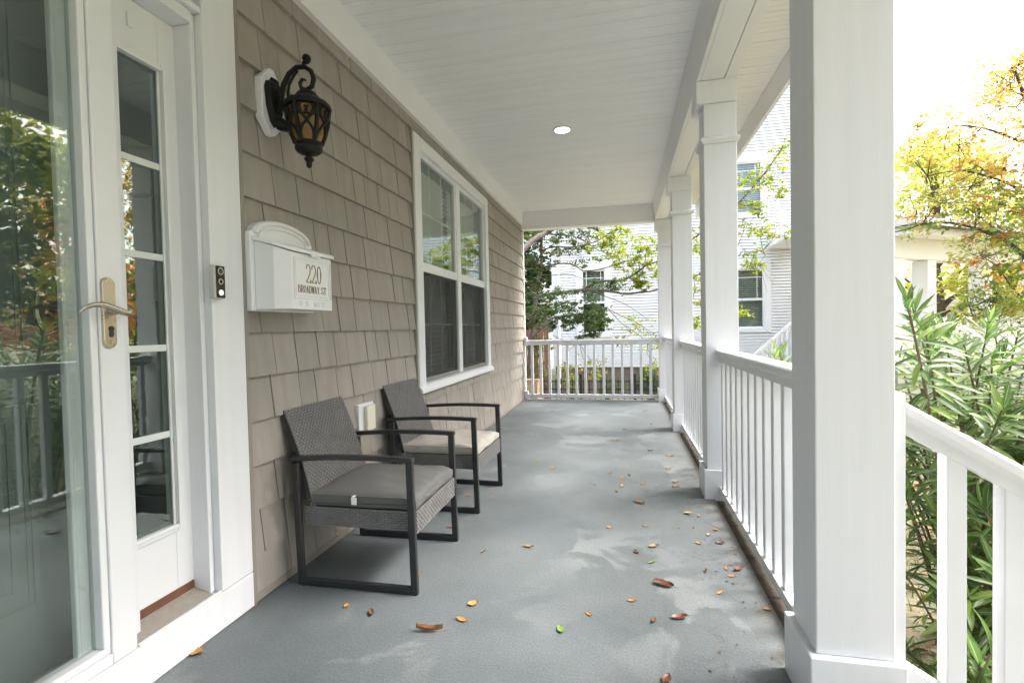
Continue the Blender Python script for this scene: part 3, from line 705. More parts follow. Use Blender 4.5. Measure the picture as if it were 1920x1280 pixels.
MB().tube(rim2, .005, 8).build('arch_moulding', WHITE_CLEAN, mbx, smooth=True)
plan = [(-1.516, MY0+.022), (-1.425, MY0+.022), (-1.372, MY0+.066), (-1.372, MY1-.066), (-1.425, MY1-.022), (-1.516, MY1-.022)]
MB().prism([(x, y, 1.253) for x, y in plan], [(x, y, 1.545 if x < -1.5 else (1.518 if x < -1.4 else 1.497)) for x, y in plan]).build('box_body', WHITE_CLEAN, mbx, .002)
lid = [(-1.516, MY0+.008), (-1.42, MY0+.008), (-1.360, MY0+.056), (-1.360, MY1-.056), (-1.42, MY1-.008), (-1.516, MY1-.008)]
zl = lambda x: 1.546 if x < -1.5 else (1.5215 if x < -1.4 else 1.499)
lido = MB().prism([(x, y, zl(x)) for x, y in lid], [(x, y, zl(x)+.017) for x, y in lid]).build('lid', WHITE_CLEAN, mbx, .003)
box('lid_pull', WHITE_CLEAN, lido, -1.361, -1.350, mc-.035, mc+.035, 1.488, 1.502, .003)
fx = -1.372
pnl = MB()
for d, h in ((0, .004), (.012, .0025)):
    a, b, c, e = 1.912+d, 2.186-d, 1.30+d, 1.476-d; wd = .005
    for q in ((a, a+wd, c, e), (b-wd, b, c, e), (a+wd, b-wd, c, c+wd), (a+wd, b-wd, e-wd, e)): pnl.box(fx, fx+h, *q)
pnl.build('name_panel', WHITE_CLEAN, mbx, .001)
def text(name, body, mat, parent, y, z, size, sx=1.0, x=fx+.001, ext=.0012, off=0):
    cu = bpy.data.curves.new(name, 'FONT'); cu.body = body; cu.align_x = 'CENTER'; cu.align_y = 'CENTER'; cu.size = size; cu.extrude = ext; cu.offset = off
    tmp = bpy.data.objects.new(name, cu); COL.objects.link(tmp)
    dg = bpy.context.evaluated_depsgraph_get(); me = bpy.data.meshes.new_from_object(tmp.evaluated_get(dg)); bpy.data.objects.remove(tmp)
    me.transform(Matrix.Diagonal((sx, 1, 1, 1))); me.transform(Matrix(((0, 0, 1, 0), (1, 0, 0, 0), (0, 1, 0, 0), (0, 0, 0, 1))))
    me.materials.clear(); me.materials.append(mat); me.name = name
    o = bpy.data.objects.new(name, me); link(o, parent); o.location = Vector((x, y, z))-ORG[parent.name]; return o
def strokes(name, mat, parent, glyphs, y, z, h, wd, gap, thick):
    """condensed serif capitals drawn as strokes; each glyph is a list of polylines in a 0..1 box"""
    m_ = MB(); cy = y
    for gph in glyphs:
        if gph is None: cy += wd*.8; continue
        for pl_ in gph:
            for (p, q) in zip(pl_[:-1], pl_[1:]):
                w_ = thick*(1.5 if abs(p[0]-q[0]) < abs(p[1]-q[1])*.35 else .8)
                A = Vector((fx+.0012, cy+p[0]*wd, z+p[1]*h)); B = Vector((fx+.0012, cy+q[0]*wd, z+q[1]*h))
                d = (B-A).normalized()*w_*.35
                m_.bar(A-d, B+d, w_, .002, up=(1, 0, 0))
        cy += wd+gap
    return m_.build(name, mat, parent)
TWO = [[(0, .78), (.05, .9), (.25, 1), (.6, 1), (.85, .9), (.95, .74), (.85, .55), (.5, .3), (.1, .08), (0, 0), (1, 0), (1, .12)]]
ZERO = [[(.5, 1), (.2, .9), (.05, .65), (.05, .35), (.2, .1), (.5, 0), (.8, .1), (.95, .35), (.95, .65), (.8, .9), (.5, 1)]]
L_ = {'B': [[(.15, 0), (.15, 1)], [(0, 1), (.65, 1), (.85, .88), (.85, .66), (.65, .54), (.15, .54)], [(.65, .54), (.95, .4), (.95, .14), (.7, 0), (0, 0)]],
      'R': [[(.15, 0), (.15, 1)], [(0, 1), (.7, 1), (.9, .87), (.9, .65), (.7, .52), (.15, .52)], [(.55, .52), (.95, 0)], [(0, 0), (.3, 0)]],
      'O': ZERO, 'A': [[(.1, 0), (.5, 1), (.9, 0)], [(.25, .35), (.75, .35)], [(0, 0), (.25, 0)], [(.75, 0), (1, 0)]],
      'D': [[(.15, 0), (.15, 1)], [(0, 1), (.55, 1), (.85, .82), (.95, .5), (.85, .18), (.55, 0), (0, 0)]],
      'W': [[(.05, 1), (.28, 0), (.5, .85), (.72, 0), (.95, 1)], [(0, 1), (.18, 1)], [(.82, 1), (1, 1)]],
      'Y': [[(.08, 1), (.5, .5), (.92, 1)], [(.5, .5), (.5, 0)], [(.3, 0), (.7, 0)]],
      'S': [[(.9, .8), (.75, .97), (.4, 1), (.12, .85), (.15, .62), (.8, .4), (.92, .2), (.75, .03), (.4, 0), (.1, .12), (.08, .24)]],
      'T': [[(.5, 0), (.5, 1)], [(.02, .85), (.02, 1), (.98, 1), (.98, .85)], [(.3, 0), (.7, 0)]],
      'U': [[(.12, 1), (.12, .25), (.3, .03), (.7, .03), (.88, .25), (.88, 1)]], 'M': [[(.1, 0), (.1, 1), (.5, .2), (.9, 1), (.9, 0)]],
      'I': [[(.5, 0), (.5, 1)]], 'L': [[(.15, 1), (.15, 0), (.9, 0)]], '.': [[(.4, 0), (.5, .02)]], ' ': None}
strokes('number_220', GOLD, mbx, [TWO, TWO, ZERO], 2.0, 1.375, .078, .030, .010, .0045)
strokes('street_name', GOLD, mbx, [L_[c] for c in 'BROADWAY ST'], 1.938, 1.328, .031, .0155, .0045, .0017)
strokes('mail_lettering', WHITE_CLEAN, mbx, [L_[c] for c in 'U.S. MAIL'], 1.945, 1.268, .020, .018, .005, .0022)

# ------------------------------------------------------------------ wall lantern
ln = thing('wall_lantern', 'black ornate wall lantern with amber glass on a white mounting block', 'lantern', (-1.54, 2.015, 2.18))
LY, LZ = 2.012, 2.185
octo = [(LY-.07, LZ-.085), (LY-.012, LZ-.145), (LY+.012, LZ-.145), (LY+.07, LZ-.085), (LY+.07, LZ+.09), (LY+.012, LZ+.15), (LY-.012, LZ+.15), (LY-.07, LZ+.09)]
MB().prism([(-1.56, y, z) for y, z in octo], [(-1.522, y, z) for y, z in octo]).build('mounting_block', WHITE, ln, .004)
shield = [(LY+a*.058, LZ+b*.115) for a, b in ((0, -1), (-.45, -.82), (-.85, -.25), (-1, .45), (-.8, .72), (-.4, .8), (-.2, .98), (0, 1), (.2, .98), (.4, .8), (.8, .72), (1, .45), (.85, -.25), (.45, -.82))]
MB().prism([(-1.5215, y, z) for y, z in shield], [(-1.495, LY+(y-LY)*.8, LZ+(z-LZ)*.85) for y, z in shield]).build('back_plate', BLACK, ln, .004)
AX, AY = -1.352, 2.018
# bowl neck from plate to the lantern, scroll arm above
arm = [(-1.495, AY, 2.14), (-1.485, AY, 2.20), (-1.468, AY, 2.26), (-1.44, AY, 2.305), (-1.40, AY, 2.33), (-1.36, AY, 2.327), (-1.328, AY, 2.305), (-1.317, AY, 2.27), (-1.326, AY, 2.238), (-1.352, AY, 2.225), (-1.378, AY, 2.235), (-1.386, AY, 2.258), (-1.372, AY, 2.275), (-1.358, AY, 2.268)]
MB().tube(arm, [.012, .012, .0115, .011, .0105, .010, .010, .010, .0095, .009, .0085, .008, .007, .005], 10, flat=1.2, up=(0, 1, 0)).build('scroll_arm', BLACK, ln, smooth=True)
arm2 = [(-1.49, AY, 2.155), (-1.462, AY, 2.165), (-1.445, AY, 2.19), (-1.448, AY, 2.225), (-1.44, AY, 2.26), (-1.42, AY, 2.29), (-1.395, AY, 2.315)]
MB().tube(arm2, [.008, .009, .008, .007, .006, .006, .005], 8, up=(0, 1, 0)).build('scroll_arm', BLACK, ln, smooth=True)
cur = [(-1.365+.0, AY, 2.33)]+[(-1.352+.018*math.cos(t)*(1-.04*i), AY, 2.362+.018*math.sin(t)*(1-.04*i)) for i, t in enumerate(np.linspace(-2.2, 3.6, 14))]
MB().tube(cur, [.007]*4+[.008]*11, 8, flat=1.5, up=(0, 1, 0)).build('top_curl', BLACK, ln, smooth=True)
MB().tube([(-1.49, AY, 2.09), (-1.462, AY, 2.075), (-1.43, AY, 2.09)], [.03, .022, .012], 10).build('bracket_boss', BLACK, ln, smooth=True)
cap = MB().lathe([(0, 2.222), (.022, 2.221), (.038, 2.212), (.050, 2.197), (.056, 2.185), (.066, 2.18), (.088, 2.168), (.100, 2.155), (.102, 2.146), (.098, 2.140), (.088, 2.138), (0, 2.138)], (AX, AY, 0), 32).build('cap', BLACK, ln, smooth=True)
MB().lathe([(0, 2.136), (.083, 2.135), (.084, 2.12), (.078, 2.07), (.066, 2.02), (.052, 1.99), (0, 1.988)], (AX, AY, 0), 24).build('amber_glass', AMBER, ln, smooth=True)
MB().lathe([(0, 1.992), (.058, 1.991), (.061, 1.983), (.056, 1.977), (.059, 1.968), (.055, 1.955), (.044, 1.946), (.02, 1.942), (.012, 1.936), (.012, 1.93), (.020, 1.925), (.021, 1.917), (.013, 1.910), (.013, 1.895), (.008, 1.884), (0, 1.880)], (AX, AY, 0), 28).build('bottom_finial', BLACK, ln, smooth=True)
def rz_(z): return float(np.interp(z, [1.99, 2.02, 2.07, 2.12, 2.145], [.056, .0695, .0825, .0885, .092]))
for k in range(6):
    th = math.pi/6+k*math.pi/3; zz = np.linspace(1.985, 2.145, 9)
    MB().tube([(AX+rz_(z)*math.cos(th), AY+rz_(z)*math.sin(th), z) for z in zz], .0085, 6).build('cage_rib', BLACK, ln, smooth=True)
    for sgn in (1, -1):
        pts = []
        for t in np.linspace(0, 1, 22):   # crossing S scroll ending in a curl
            z = 1.997+.128*t; a = th+sgn*(.08+.80*t-.10*math.sin(2*math.pi*t))
            pts.append((AX+(rz_(z)+.001)*math.cos(a), AY+(rz_(z)+.001)*math.sin(a), z))
        cz, ca = 2.107, th+sgn*.70
        for t in np.linspace(1.2, -4.2, 14):
            rr = .021*(1-.045*(1.2-t)); z = cz+rr*math.sin(t); a = ca+sgn*rr*math.cos(t)/rz_(z)
            pts.append((AX+(rz_(z)+.001)*math.cos(a), AY+(rz_(z)+.001)*math.sin(a), z))
        MB().tube(pts, .0056, 6).build('cage_scroll', BLACK, ln, smooth=True)

# ------------------------------------------------------------------ door bell, outlet, downlight
db = thing('doorbell', 'small video doorbell with a black face and lit white button on the white casing', 'doorbell', (CF, 1.66, 1.32))
box('body', BELLGREY, db, CF+.0005, CF+.030, 1.630, 1.682, 1.287, 1.417, .006)
fc = box('face', BELLBLACK, db, CF+.0302, CF+.033, 1.635, 1.678, 1.291, 1.413, .001)
yc = 1.6565
MB().lathe([(0, CF+.0345), (.016, CF+.0345), (.017, CF+.0332)], (0, yc, 1.393), 20, 'x').build('camera_lens', DARKH, fc, smooth=True)
MB().lathe([(.011, CF+.0335), (.011, CF+.0348), (.0135, CF+.0348), (.0135, CF+.0335)], (0, yc, 1.393), 24, 'x').build('lens_ring', BELLGREY, fc, smooth=True)
MB().lathe([(.0085, CF+.0333), (.0085, CF+.0345), (.011, CF+.0345), (.011, CF+.0333)], (0, yc, 1.353), 20, 'x').build('sensor_ring', BELLGREY, fc, smooth=True)
MB().lathe([(0, CF+.0352), (.0105, CF+.0352), (.0115, CF+.0332)], (0, yc, 1.311), 20, 'x').build('button', LEDW, fc, smooth=True)
ol = thing('outlet_cover', 'ivory weatherproof outlet cover low on the taupe wall between the two chairs', 'outlet', (-1.545, 2.80, .62))
box('mounting_plate', WHITE, ol, -1.57, -1.535, 2.705, 2.885, .535, .715, .004)
box('flip_cover', IVORY, ol, -1.534, -1.508, 2.76, 2.862, .548, .70, .007)
dl = thing('ceiling_downlight', 'round recessed downlight glowing in the white plank ceiling', 'downlight', (-.52, 4.73, CZ))
dx, dy = -.521, 4.732
MB().lathe([(.068, CZ-.006), (.074, CZ-.009), (.096, CZ-.007), (.100, CZ-.001), (.100, CZ+.004), (.068, CZ+.004)], (dx, dy, 0), 40).build('trim_ring', WHITE, dl, smooth=True)
MB().lathe([(.068, CZ-.006), (.060, CZ-.004), (.05, CZ-.0015)], (dx, dy, 0), 32).build('reflector', LAMPE, dl, smooth=True)
MB().lathe([(0.001, CZ-.0012), (.05, CZ-.0012)], (dx, dy, 0), 32).build('lens', LAMPE, dl)

# ================================================================== CHAIRS
def weave(P, N, u0, u1, v0, v1, cu=.026, cv=.0115, h=.0042, flip=False):
    """woven strands: brick-bond pillows on a surface P(u,v) with normal N(u,v)"""
    m_ = MB(); rows = max(2, int(round((v1-v0)/cv))); cols = max(2, int(round((u1-u0)/cu))); dv = (v1-v0)/rows; du = (u1-u0)/cols
    for r_ in range(rows):
        off = (r_ % 2)*.5*du
        for c_ in range(-1, cols+1):
            a, b = max(u0, u0+c_*du+off), min(u1, u0+(c_+1)*du+off)
            if b-a < du*.2: continue
            va, vb = v0+r_*dv, v0+(r_+1)*dv
            n = Vector(N((a+b)/2, (va+vb)/2)); q = []
            for (uu, vv) in ((a, va), (b, va), (b, vb), (a, vb)): q.append(Vector(P(uu, vv))-n*.0015)
            iu, iv = (b-a)*.16, dv*.2; hh = h*random.uniform(.8, 1.1)
            for (uu, vv) in ((a+iu, va+iv), (b-iu, va+iv), (b-iu, vb-iv), (a+iu, vb-iv)): q.append(Vector(P(uu, vv))+n*hh)
            m_.add(q, [(4, 5, 6, 7), (0, 1, 5, 4), (1, 2, 6, 5), (2, 3, 7, 6), (3, 0, 4, 7)])
    return m_
def make_chair(label):
    """local: origin on the floor at the seat centre, +x is forward"""
    c = thing('wicker_armchair', label, 'chair', (0, 0, 0), 'wicker armchairs against the shingle wall')
    W2 = .292; xf, xb = .278, -.272
    for s in (-1, 1):
        yv = s*(W2-.012)
        m_ = MB()
        def seg(p, q, w_=.022, h_=.032): m_.bar(p, q, w_, h_, up=(0, 0, 1) if abs(p[2]-q[2]) < .2 else (1, 0, 0))
        seg((xb+.016, yv, .018), (xf-.016, yv, .018))                     # floor runner
        seg((xf, yv, .002), (xf-.012, yv, .582))                          # front upright
        seg((xb, yv, .002), (xb-.018, yv, .560))                          # rear upright
        fo = m_.build('side_frame', CHAIRMETAL, c, .003, seg=1)
        pts = [(xb-.045+(xf-xb+.052)*t, yv, .566+.012*t+.010*math.sin(math.pi*t)) for t in np.linspace(0, 1, 13)]
        a_ = MB()
        loop = []
        for p in pts: loop.append([(p[0], p[1]-.016, p[2]), (p[0], p[1]+.016, p[2]), (p[0], p[1]+.016, p[2]+.021), (p[0], p[1]-.016, p[2]+.021)])
        vs_ = [q for l in loop for q in l]; fs = [(i*4+j, i*4+(j+1) % 4, i*4+4+(j+1) % 4, i*4+4+j) for i in range(12) for j in range(4)]+[(3, 2, 1, 0), (48, 49, 50, 51)]
        a_.add(vs_, fs); a_.build('arm', CHAIRMETAL, c, .003, seg=1)
        for xx in (xf, xb+.01): MB().lathe([(0, 0), (.012, 0), (.012, .006), (0, .006)], (xx, yv, -.002), 10).build('foot_glide', CHAIRMETAL, fo)
    yo = W2-.030
    xs0, xs1 = -.262, .285; z0, z1 = .268, .355
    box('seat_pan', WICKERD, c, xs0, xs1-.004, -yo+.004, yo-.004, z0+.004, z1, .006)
    m_ = weave(lambda u, v: (xs1-.003, u, v), lambda u, v: (1, 0, 0), -yo, yo, z0-.012, z1, .028, .0125, .005)
    for s in (-1, 1):
        q = weave(lambda u, v: (u, s*(yo-.003), v), lambda u, v: (0, s, 0), xs0, xs1, z0, z1, .034, .0105, .0035); m_.add(q.v, q.f)
    m_.build('seat_weave', WICKER, c, kind='stuff')
    # leaning back rest
    def bp(v, off=0): # v 0..1 along the back, slight S bend
        x = -.215-.150*v+.012*math.sin(v*math.pi); z = .345+.448*v
        d = Vector((-.150+.012*math.pi*math.cos(v*math.pi), 0, .455)).normalized(); n = Vector((d.z, 0, -d.x))
        return Vector((x, 0, z))+n*off, n
    def taper(v): return yo-.004-.010*v
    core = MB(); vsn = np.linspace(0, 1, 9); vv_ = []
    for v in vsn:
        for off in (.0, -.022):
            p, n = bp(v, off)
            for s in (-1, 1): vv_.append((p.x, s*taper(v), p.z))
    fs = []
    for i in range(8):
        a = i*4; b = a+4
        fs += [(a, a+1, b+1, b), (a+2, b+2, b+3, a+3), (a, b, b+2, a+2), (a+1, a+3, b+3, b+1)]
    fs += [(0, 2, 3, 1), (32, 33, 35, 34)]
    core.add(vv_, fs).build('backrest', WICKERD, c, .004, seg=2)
    def Pf(u, v):
        p, n = bp(v); return (p.x, u*taper(v), p.z)
    def Nf(u, v): return bp(v)[1]
    m_ = weave(Pf, Nf, -1, 1, .0, 1, .105, .027, .0048)
    q = weave(lambda u, v: (bp(v, -.022)[0].x, u*taper(v), bp(v, -.022)[0].z), lambda u, v: -bp(v)[1], -1, 1, 0, 1, .12, .035, .0045); m_.add(q.v, q.f)
    m_.build('back_weave', WICKER, c, kind='stuff')
    for s in (-1, 1):   # bolts
        MB().lathe([(0, 0), (.007, .001), (.007, .006), (0, .008)], (0, 0, 0), 8).build('bolt', CHAIRMETAL, c).location = (xf-.02, s*(W2-.02), .30)
    return c
def copy_tree(o, parent=None):
    c = o.copy(); COL.objects.link(c); c.parent = parent
    for ch in list(o.children): copy_tree(ch, c)
    return c
ch1 = make_chair('grey wicker armchair with charcoal metal frame holding the dark grey cushion')
ch2 = copy_tree(ch1); ch2['label'] = 'grey wicker armchair with charcoal metal frame holding the pale beige cushion'
CA, CB_ = (-1.182, 2.297, 0), (-1.176, 3.280, 0)
ch1.location = CA; ch1.rotation_euler = (0, 0, .01)
ch2.location = CB_; ch2.rotation_euler = (0, 0, -.022)
def cushion(label, mat, base, rz, seed, tagm, hgt, puff):
    c = thing('seat_cushion', label, 'cushion', (0, 0, 0), 'seat cushions on the wicker armchairs')
    rg = np.random.default_rng(seed); nx, ny = 26, 26; X0, X1, Y_ = -.245, .288, .262
    ph = rg.uniform(0, 6.28, 8)
    def edge(t, p=5): return (1-abs(2*t-1)**p)
    V = []; F = []
    def grid(top):
        k = len(V)
        for j in range(ny+1):
            for i in range(nx+1):
                s, t = i/nx, j/ny
                x = X0+(X1-X0)*s; y = -Y_+2*Y_*t
                ed = (edge(s, 12)*edge(t, 12))**.5
                bulge = edge(s, 2.2)*edge(t, 2.2)
                wr = .005*math.sin(9*s+ph[0]+2*t)*math.sin(7*t+ph[1])+.004*math.sin(23*t+5*s+ph[2])*(s**2)+.0035*math.sin(37*t+ph[3])*s**4+.002*math.sin(17*s+9*t+ph[5])
                z = hgt*(.80+.2*ed)+puff*bulge+wr*ed+(-.012 if s > .9 else 0)*(s-.9)*10 if top else .001+.004*(1-ed)
                ins = .010*(1-ed) if top else .012*(1-ed)
                wob = .003*math.sin(13*t+ph[4])*(s > .95)+.0025*math.sin(14*s+ph[5])*(t < .05)
                V.append((x-ins*(2*s-1)+wob, y-ins*(2*t-1)+.002*math.sin(11*s+ph[6]), z))
        for j in range(ny):
            for i in range(nx):
                a = k+j*(nx+1)+i; q = (a, a+1, a+nx+2, a+nx+1); F.append(q if top else q[::-1])
    grid(True); grid(False); n1 = (nx+1)*(ny+1)
    rim = [i for i in range(nx+1)]+[j*(nx+1)+nx for j in range(1, ny+1)]+[ny*(nx+1)+i for i in range(nx-1, -1, -1)]+[j*(nx+1) for j in range(ny-1, 0, -1)]
    # side wall with a middle bulge and small puckers
    mid = []
    for idx, r_ in enumerate(rim):
        a = Vector(V[r_]); b = Vector(V[r_+n1]); m0 = (a+b)/2; out = Vector((m0.x-(X0+X1)/2, m0.y, 0)); out.normalize()
        mid.append(len(V)); V.append(tuple(m0+out*(.006+.004*math.sin(idx*.9+ph[7]))))
    L = len(rim)
    for i in range(L):
        j = (i+1) % L; F.append((rim[i], mid[i], mid[j], rim[j])); F.append((mid[i], rim[i]+n1, rim[j]+n1, mid[j]))
    mm = MB().add(V, F); body = mm.build('cover', mat, c, smooth=True)
    pip = [Vector(V[r_])+Vector((0, 0, .0005)) for r_ in rim]; pip.append(pip[0])
    MB().tube(pip, .0032, 6).build('piping', mat, c, smooth=True)
    if tagm:
        MB().box(-.02, .006, -Y_-.012, -Y_-.009, .022, .055).box(-.02, -.006, -Y_-.0085, -Y_+.016, .055, .058).build('care_tag', TAGW, c, .002)
        zp = [( x, -Y_-.007, .026+.006*math.sin(6*x)) for x in np.linspace(-.22, .26, 16)]
        MB().tube(zp, .003, 6, flat=.6).build('zip_seam', DARKH, c, smooth=True)
        MB().box(-.224, -.216, -Y_-.013, -Y_-.008, -.002, .024).build('zip_pull', CUSHG, c, .001)
    c.location = Vector(base)+Vector((0, 0, .3545)); c.rotation_euler = (0, 0, rz); return c
cushion('dark grey seat cushion with a white care tag and zip seam on the wicker armchair', CUSHG, CA, .01, 1, True, .068, .010)
cushion('pale beige seat cushion with soft wrinkles on the wicker armchair', CUSHB, CB_, -.022, 5, False, .062, .012)

# ================================================================== FALLEN LEAVES ON THE PORCH
LEAVES = [(-1.15,1.88,0.019,'o'),(-1.02,1.85,0.023,'b'),(-0.74,1.78,0.049,'c'),(-0.63,1.99,0.026,'y'),(-0.64,1.87,0.025,'o'),(-0.50,2.57,0.030,'t'),(-0.25,1.88,0.024,'g'),(-0.15,2.00,0.015,'o'),(0.16,2.29,0.047,'B'),(0.20,2.04,0.032,'B'),(0.10,2.00,0.014,'b'),(0.12,1.67,0.024,'B'),(0.12,2.50,0.019,'g'),(0.14,2.68,0.031,'t'),(0.05,2.60,0.010,'b'),(-0.09,2.90,0.013,'o'),(0.11,2.95,0.017,'o'),(0.02,2.13,0.016,'o'),(0.39,2.26,0.020,'o'),(0.36,2.45,0.017,'b'),(0.51,2.49,0.030,'b'),(0.46,2.49,0.012,'o'),(0.47,2.42,0.012,'o'),(0.48,2.78,0.022,'b'),(0.44,2.88,0.017,'t'),(0.49,2.96,0.017,'o'),(0.37,2.76,0.016,'o'),(0.37,3.19,0.031,'t'),(0.43,3.16,0.012,'o'),(0.09,3.34,0.039,'t'),(-0.06,3.54,0.021,'t'),(0.35,3.71,0.025,'t'),(0.36,3.82,0.026,'t'),(0.13,3.74,0.022,'o'),(-0.02,3.68,0.025,'o'),(0.15,3.62,0.014,'o'),(-0.23,3.68,0.018,'o'),(-0.58,4.06,0.026,'o'),(-0.74,4.26,0.021,'o'),(0.03,3.94,0.011,'b'),(-0.11,4.00,0.016,'o'),(-0.02,3.87,0.019,'o'),(0.34,4.18,0.020,'o'),(0.38,4.57,0.031,'o'),(0.23,4.76,0.028,'t'),(-0.09,5.14,0.030,'o'),(0.33,5.53,0.027,'o'),(0.26,6.94,0.027,'o'),(0.00,5.70,0.014,'b'),(-0.89,3.30,0.013,'o'),(-1.06,3.30,0.012,'o'),(-0.72,2.47,0.010,'b'),(-1.00,2.75,0.012,'r'),(-0.96,2.19,0.012,'o'),(-0.98,3.56,0.03,'r'),(0.30,6.02,0.023,'t'),(-1.02,5.39,0.016,'o'),(0.05,4.25,0.016,'o'),(0.42,3.39,0.013,'o'),(0.55,2.16,0.013,'o'),(-0.95,6.83,0.033,'w'),(-1.53,1.50,.035,'o'),(-1.54,1.81,.02,'o')]
LBL = {'g': 'small fresh green leaf lying flat on the grey porch floor', 'y': 'broad pale yellow leaf lying between the grey chair and the railing',
       'c': 'long curled russet leaf in front of the grey-cushioned chair', 'B': 'large dark brown curled leaf on the grey porch floor near the railing',
       'o': 'small orange fallen leaf on the grey porch floor', 'b': 'small brown fallen leaf on the grey porch floor', 't': 'tan dried leaf lying on the grey porch floor',
       'r': 'dark red leaf scrap by the chair feet on the porch floor', 'w': 'pale twig-like scrap on the far end of the porch floor'}
def leaf_mesh(L, wd, curl, seed):
    rg = random.Random(seed); n = 8; V = []; F = []
    for i in range(n+1):
        t = i/n; ww = wd*math.sin(math.pi*min(1, t*.94+.05))**.8*(1+rg.uniform(-.12, .12))
        for j in range(5):
            s = (j-2)/2
            z = curl*L*(abs(s)**1.6*.8+(2*t-1)**2*.5)*rg.uniform(.85, 1.15)+.0015
            V.append(((t-.5)*L, s*ww*(1-.35*min(1, curl*1.5)), z))
    for i in range(n):
        for j in range(4):
            a = i*5+j; F.append((a, a+1, a+6, a+5))
    m_ = MB().add(V, F); m_.tube([(.48*L, 0, .003), (.60*L, .02*L, .004), (.72*L, .05*L, .003)], [.0009, .0008, .0006], 5)
    return m_
for i, (x, y, s, k) in enumerate(LEAVES):
    L = max(.034, s*2.0); m_ = leaf_mesh(L, L*(.09 if k == 'w' else .16 if k == 'c' else .34 if k in 'gy' else .26), {'B': .12, 'c': .2, 'b': .15, 't': .14, 'y': .10, 'g': .07}.get(k, .09), i)
    me = unit_mesh(m_, 'fallen_leaf', FALLEN[k], smooth=True)
    sol = bpy.data.objects.new('fallen_leaf', me); link(sol); sol.location = (x, y, .0012); sol.rotation_euler = (random.uniform(-.05, .12), random.uniform(-.06, .06), random.uniform(-.8, .8) if L > .05 else random.uniform(0, 6.28)); sol.scale = (random.uniform(.85, 1.15), random.uniform(.75, 1.25), 1)
    lb = LBL[k]
    if k in 'obt':
        where = 'near the feet of the wicker armchairs' if x < -.55 and y < 4 else 'beside the bottom rail of the long railing' if x > .3 else 'toward the short end railing' if y > 4.5 else 'in front of the entry casing' if y < 2.2 else 'out in the middle of the grey porch floor'
        lb = {'o': 'small orange fallen leaf ', 'b': 'small brown fallen leaf ', 't': 'curled tan dried leaf '}[k]+where
    if k == 'c': sol.rotation_euler = (0, 0, .12)
    tag(sol, lb, 'leaf', 'fallen leaves on the porch floor')

# crumbs of dry leaf gathered along the open edge of the floor
nb = 220; q = RNG.random(nb)**2.2
P = np.stack([.572-q*.32, RNG.uniform(1.4, 7.7, nb), np.full(nb, .0025)], 1); a = RNG.normal(size=(nb, 3)); a[:, 2] *= .12; a /= np.linalg.norm(a, axis=1)[:, None]
b = np.cross(a, np.array([0, 0, 1.])); L = RNG.uniform(.003, .010, nb)[:, None]
V = np.stack([P-a*L, P+b*L*.6+np.array([0, 0, .002]), P+a*L*1.2, P-b*L*.6], 1).reshape(-1, 3); V[:, 2] = np.maximum(V[:, 2], .001)
i4 = np.arange(nb)[:, None]*4; F = np.concatenate([i4+np.array([[0, 1, 2]]), i4+np.array([[0, 2, 3]])], 1).reshape(-1, 3)
tag(fastmesh('leaf_crumbs', V, F, leafmat('crumbs', [(.05, .03, .018), (.10, .055, .03), (.20, .11, .05)], trans=0), kind='stuff'), 'dark crumbs of dry leaf scattered along the porch edge', 'debris')

# ================================================================== BEYOND THE PORCH
# ------------------------------------------------------------------ neighbour's white house
nh = thing('white_house', 'tall white clapboard house standing behind the tree at the end of the porch', 'house', (0, 14, GZ))
HY = 14.0; HX0, HX1, HZ0, HZ1 = -1.88, 5.8, .03, 8.6
def siding(name, x0, x1, z0, z1, yf, holes=(), ex=.0775):
    m_ = MB(); z = z0
    while z < z1:
        ze = min(z+ex, z1); spans = [(x0, x1)]
        for (a, b, c, d) in holes:
            if ze > c and z < d:
                ns = []
                for (p, q) in spans:
                    if b <= p or a >= q: ns.append((p, q)); continue
                    if a > p: ns.append((p, a))
                    if b < q: ns.append((b, q))
                spans = ns
        g_ = z+.015   # shadow gap under the lap above
        for (p, q) in spans: m_.add([(p, yf-.026, g_), (q, yf-.026, g_), (q, yf-.012, ze), (p, yf-.012, ze), (p, yf+.035, g_), (q, yf+.035, g_), (p, yf+.035, ze), (q, yf+.035, ze), (p, yf+.035, z), (q, yf+.035, z)][:10],
                                    [(0, 1, 2, 3), (4, 5, 1, 0), (3, 2, 7, 6), (8, 9, 5, 4)])
        z = ze
    return m_.build(name, SIDING, nh, kind='stuff')
WINS = [(-1.09, -.44, .956, 2.70), (2.72, 3.545, 1.02, 2.55), (2.72, 3.515, 3.95, 5.27), (-1.09, -.44, 4.0, 5.7)]
siding('clapboards', HX0, HX1, HZ0, HZ1, HY, [(a-.02, b+.02, c-.02, d+.02) for a, b, c, d in WINS])
sw = MB(); sw.box(HX0, HX0+.02, HY+.012, 24, HZ0, HZ1); sw.box(HX1-.02, HX1, HY+.012, 24, HZ0, HZ1); sw.box(HX0, HX1, 23.98, 24, HZ0, HZ1); sw.build('wall', SIDING, nh)
MB().box(HX0+.03, HX1-.03, HY+.03, 23.9, GZ-.05, HZ0-.001).build('brick_foundation', BRICK, nh)
box('corner_board', SIDETRIM, nh, HX0-.03, HX0+.11, HY-.045, HY-.025, HZ0, HZ1, .004)
box('corner_board', SIDETRIM, nh, HX1-.11, HX1+.03, HY-.045, HY-.025, HZ0, HZ1, .004)
MB().prism([(HX0-.4, 13.5, 8.55), (HX0-.4, 19, 12), (HX0-.4, 24.5, 8.55)], [(HX1+.4, 13.5, 8.55), (HX1+.4, 19, 12), (HX1+.4, 24.5, 8.55)]).build('roof', ROOFM, nh)
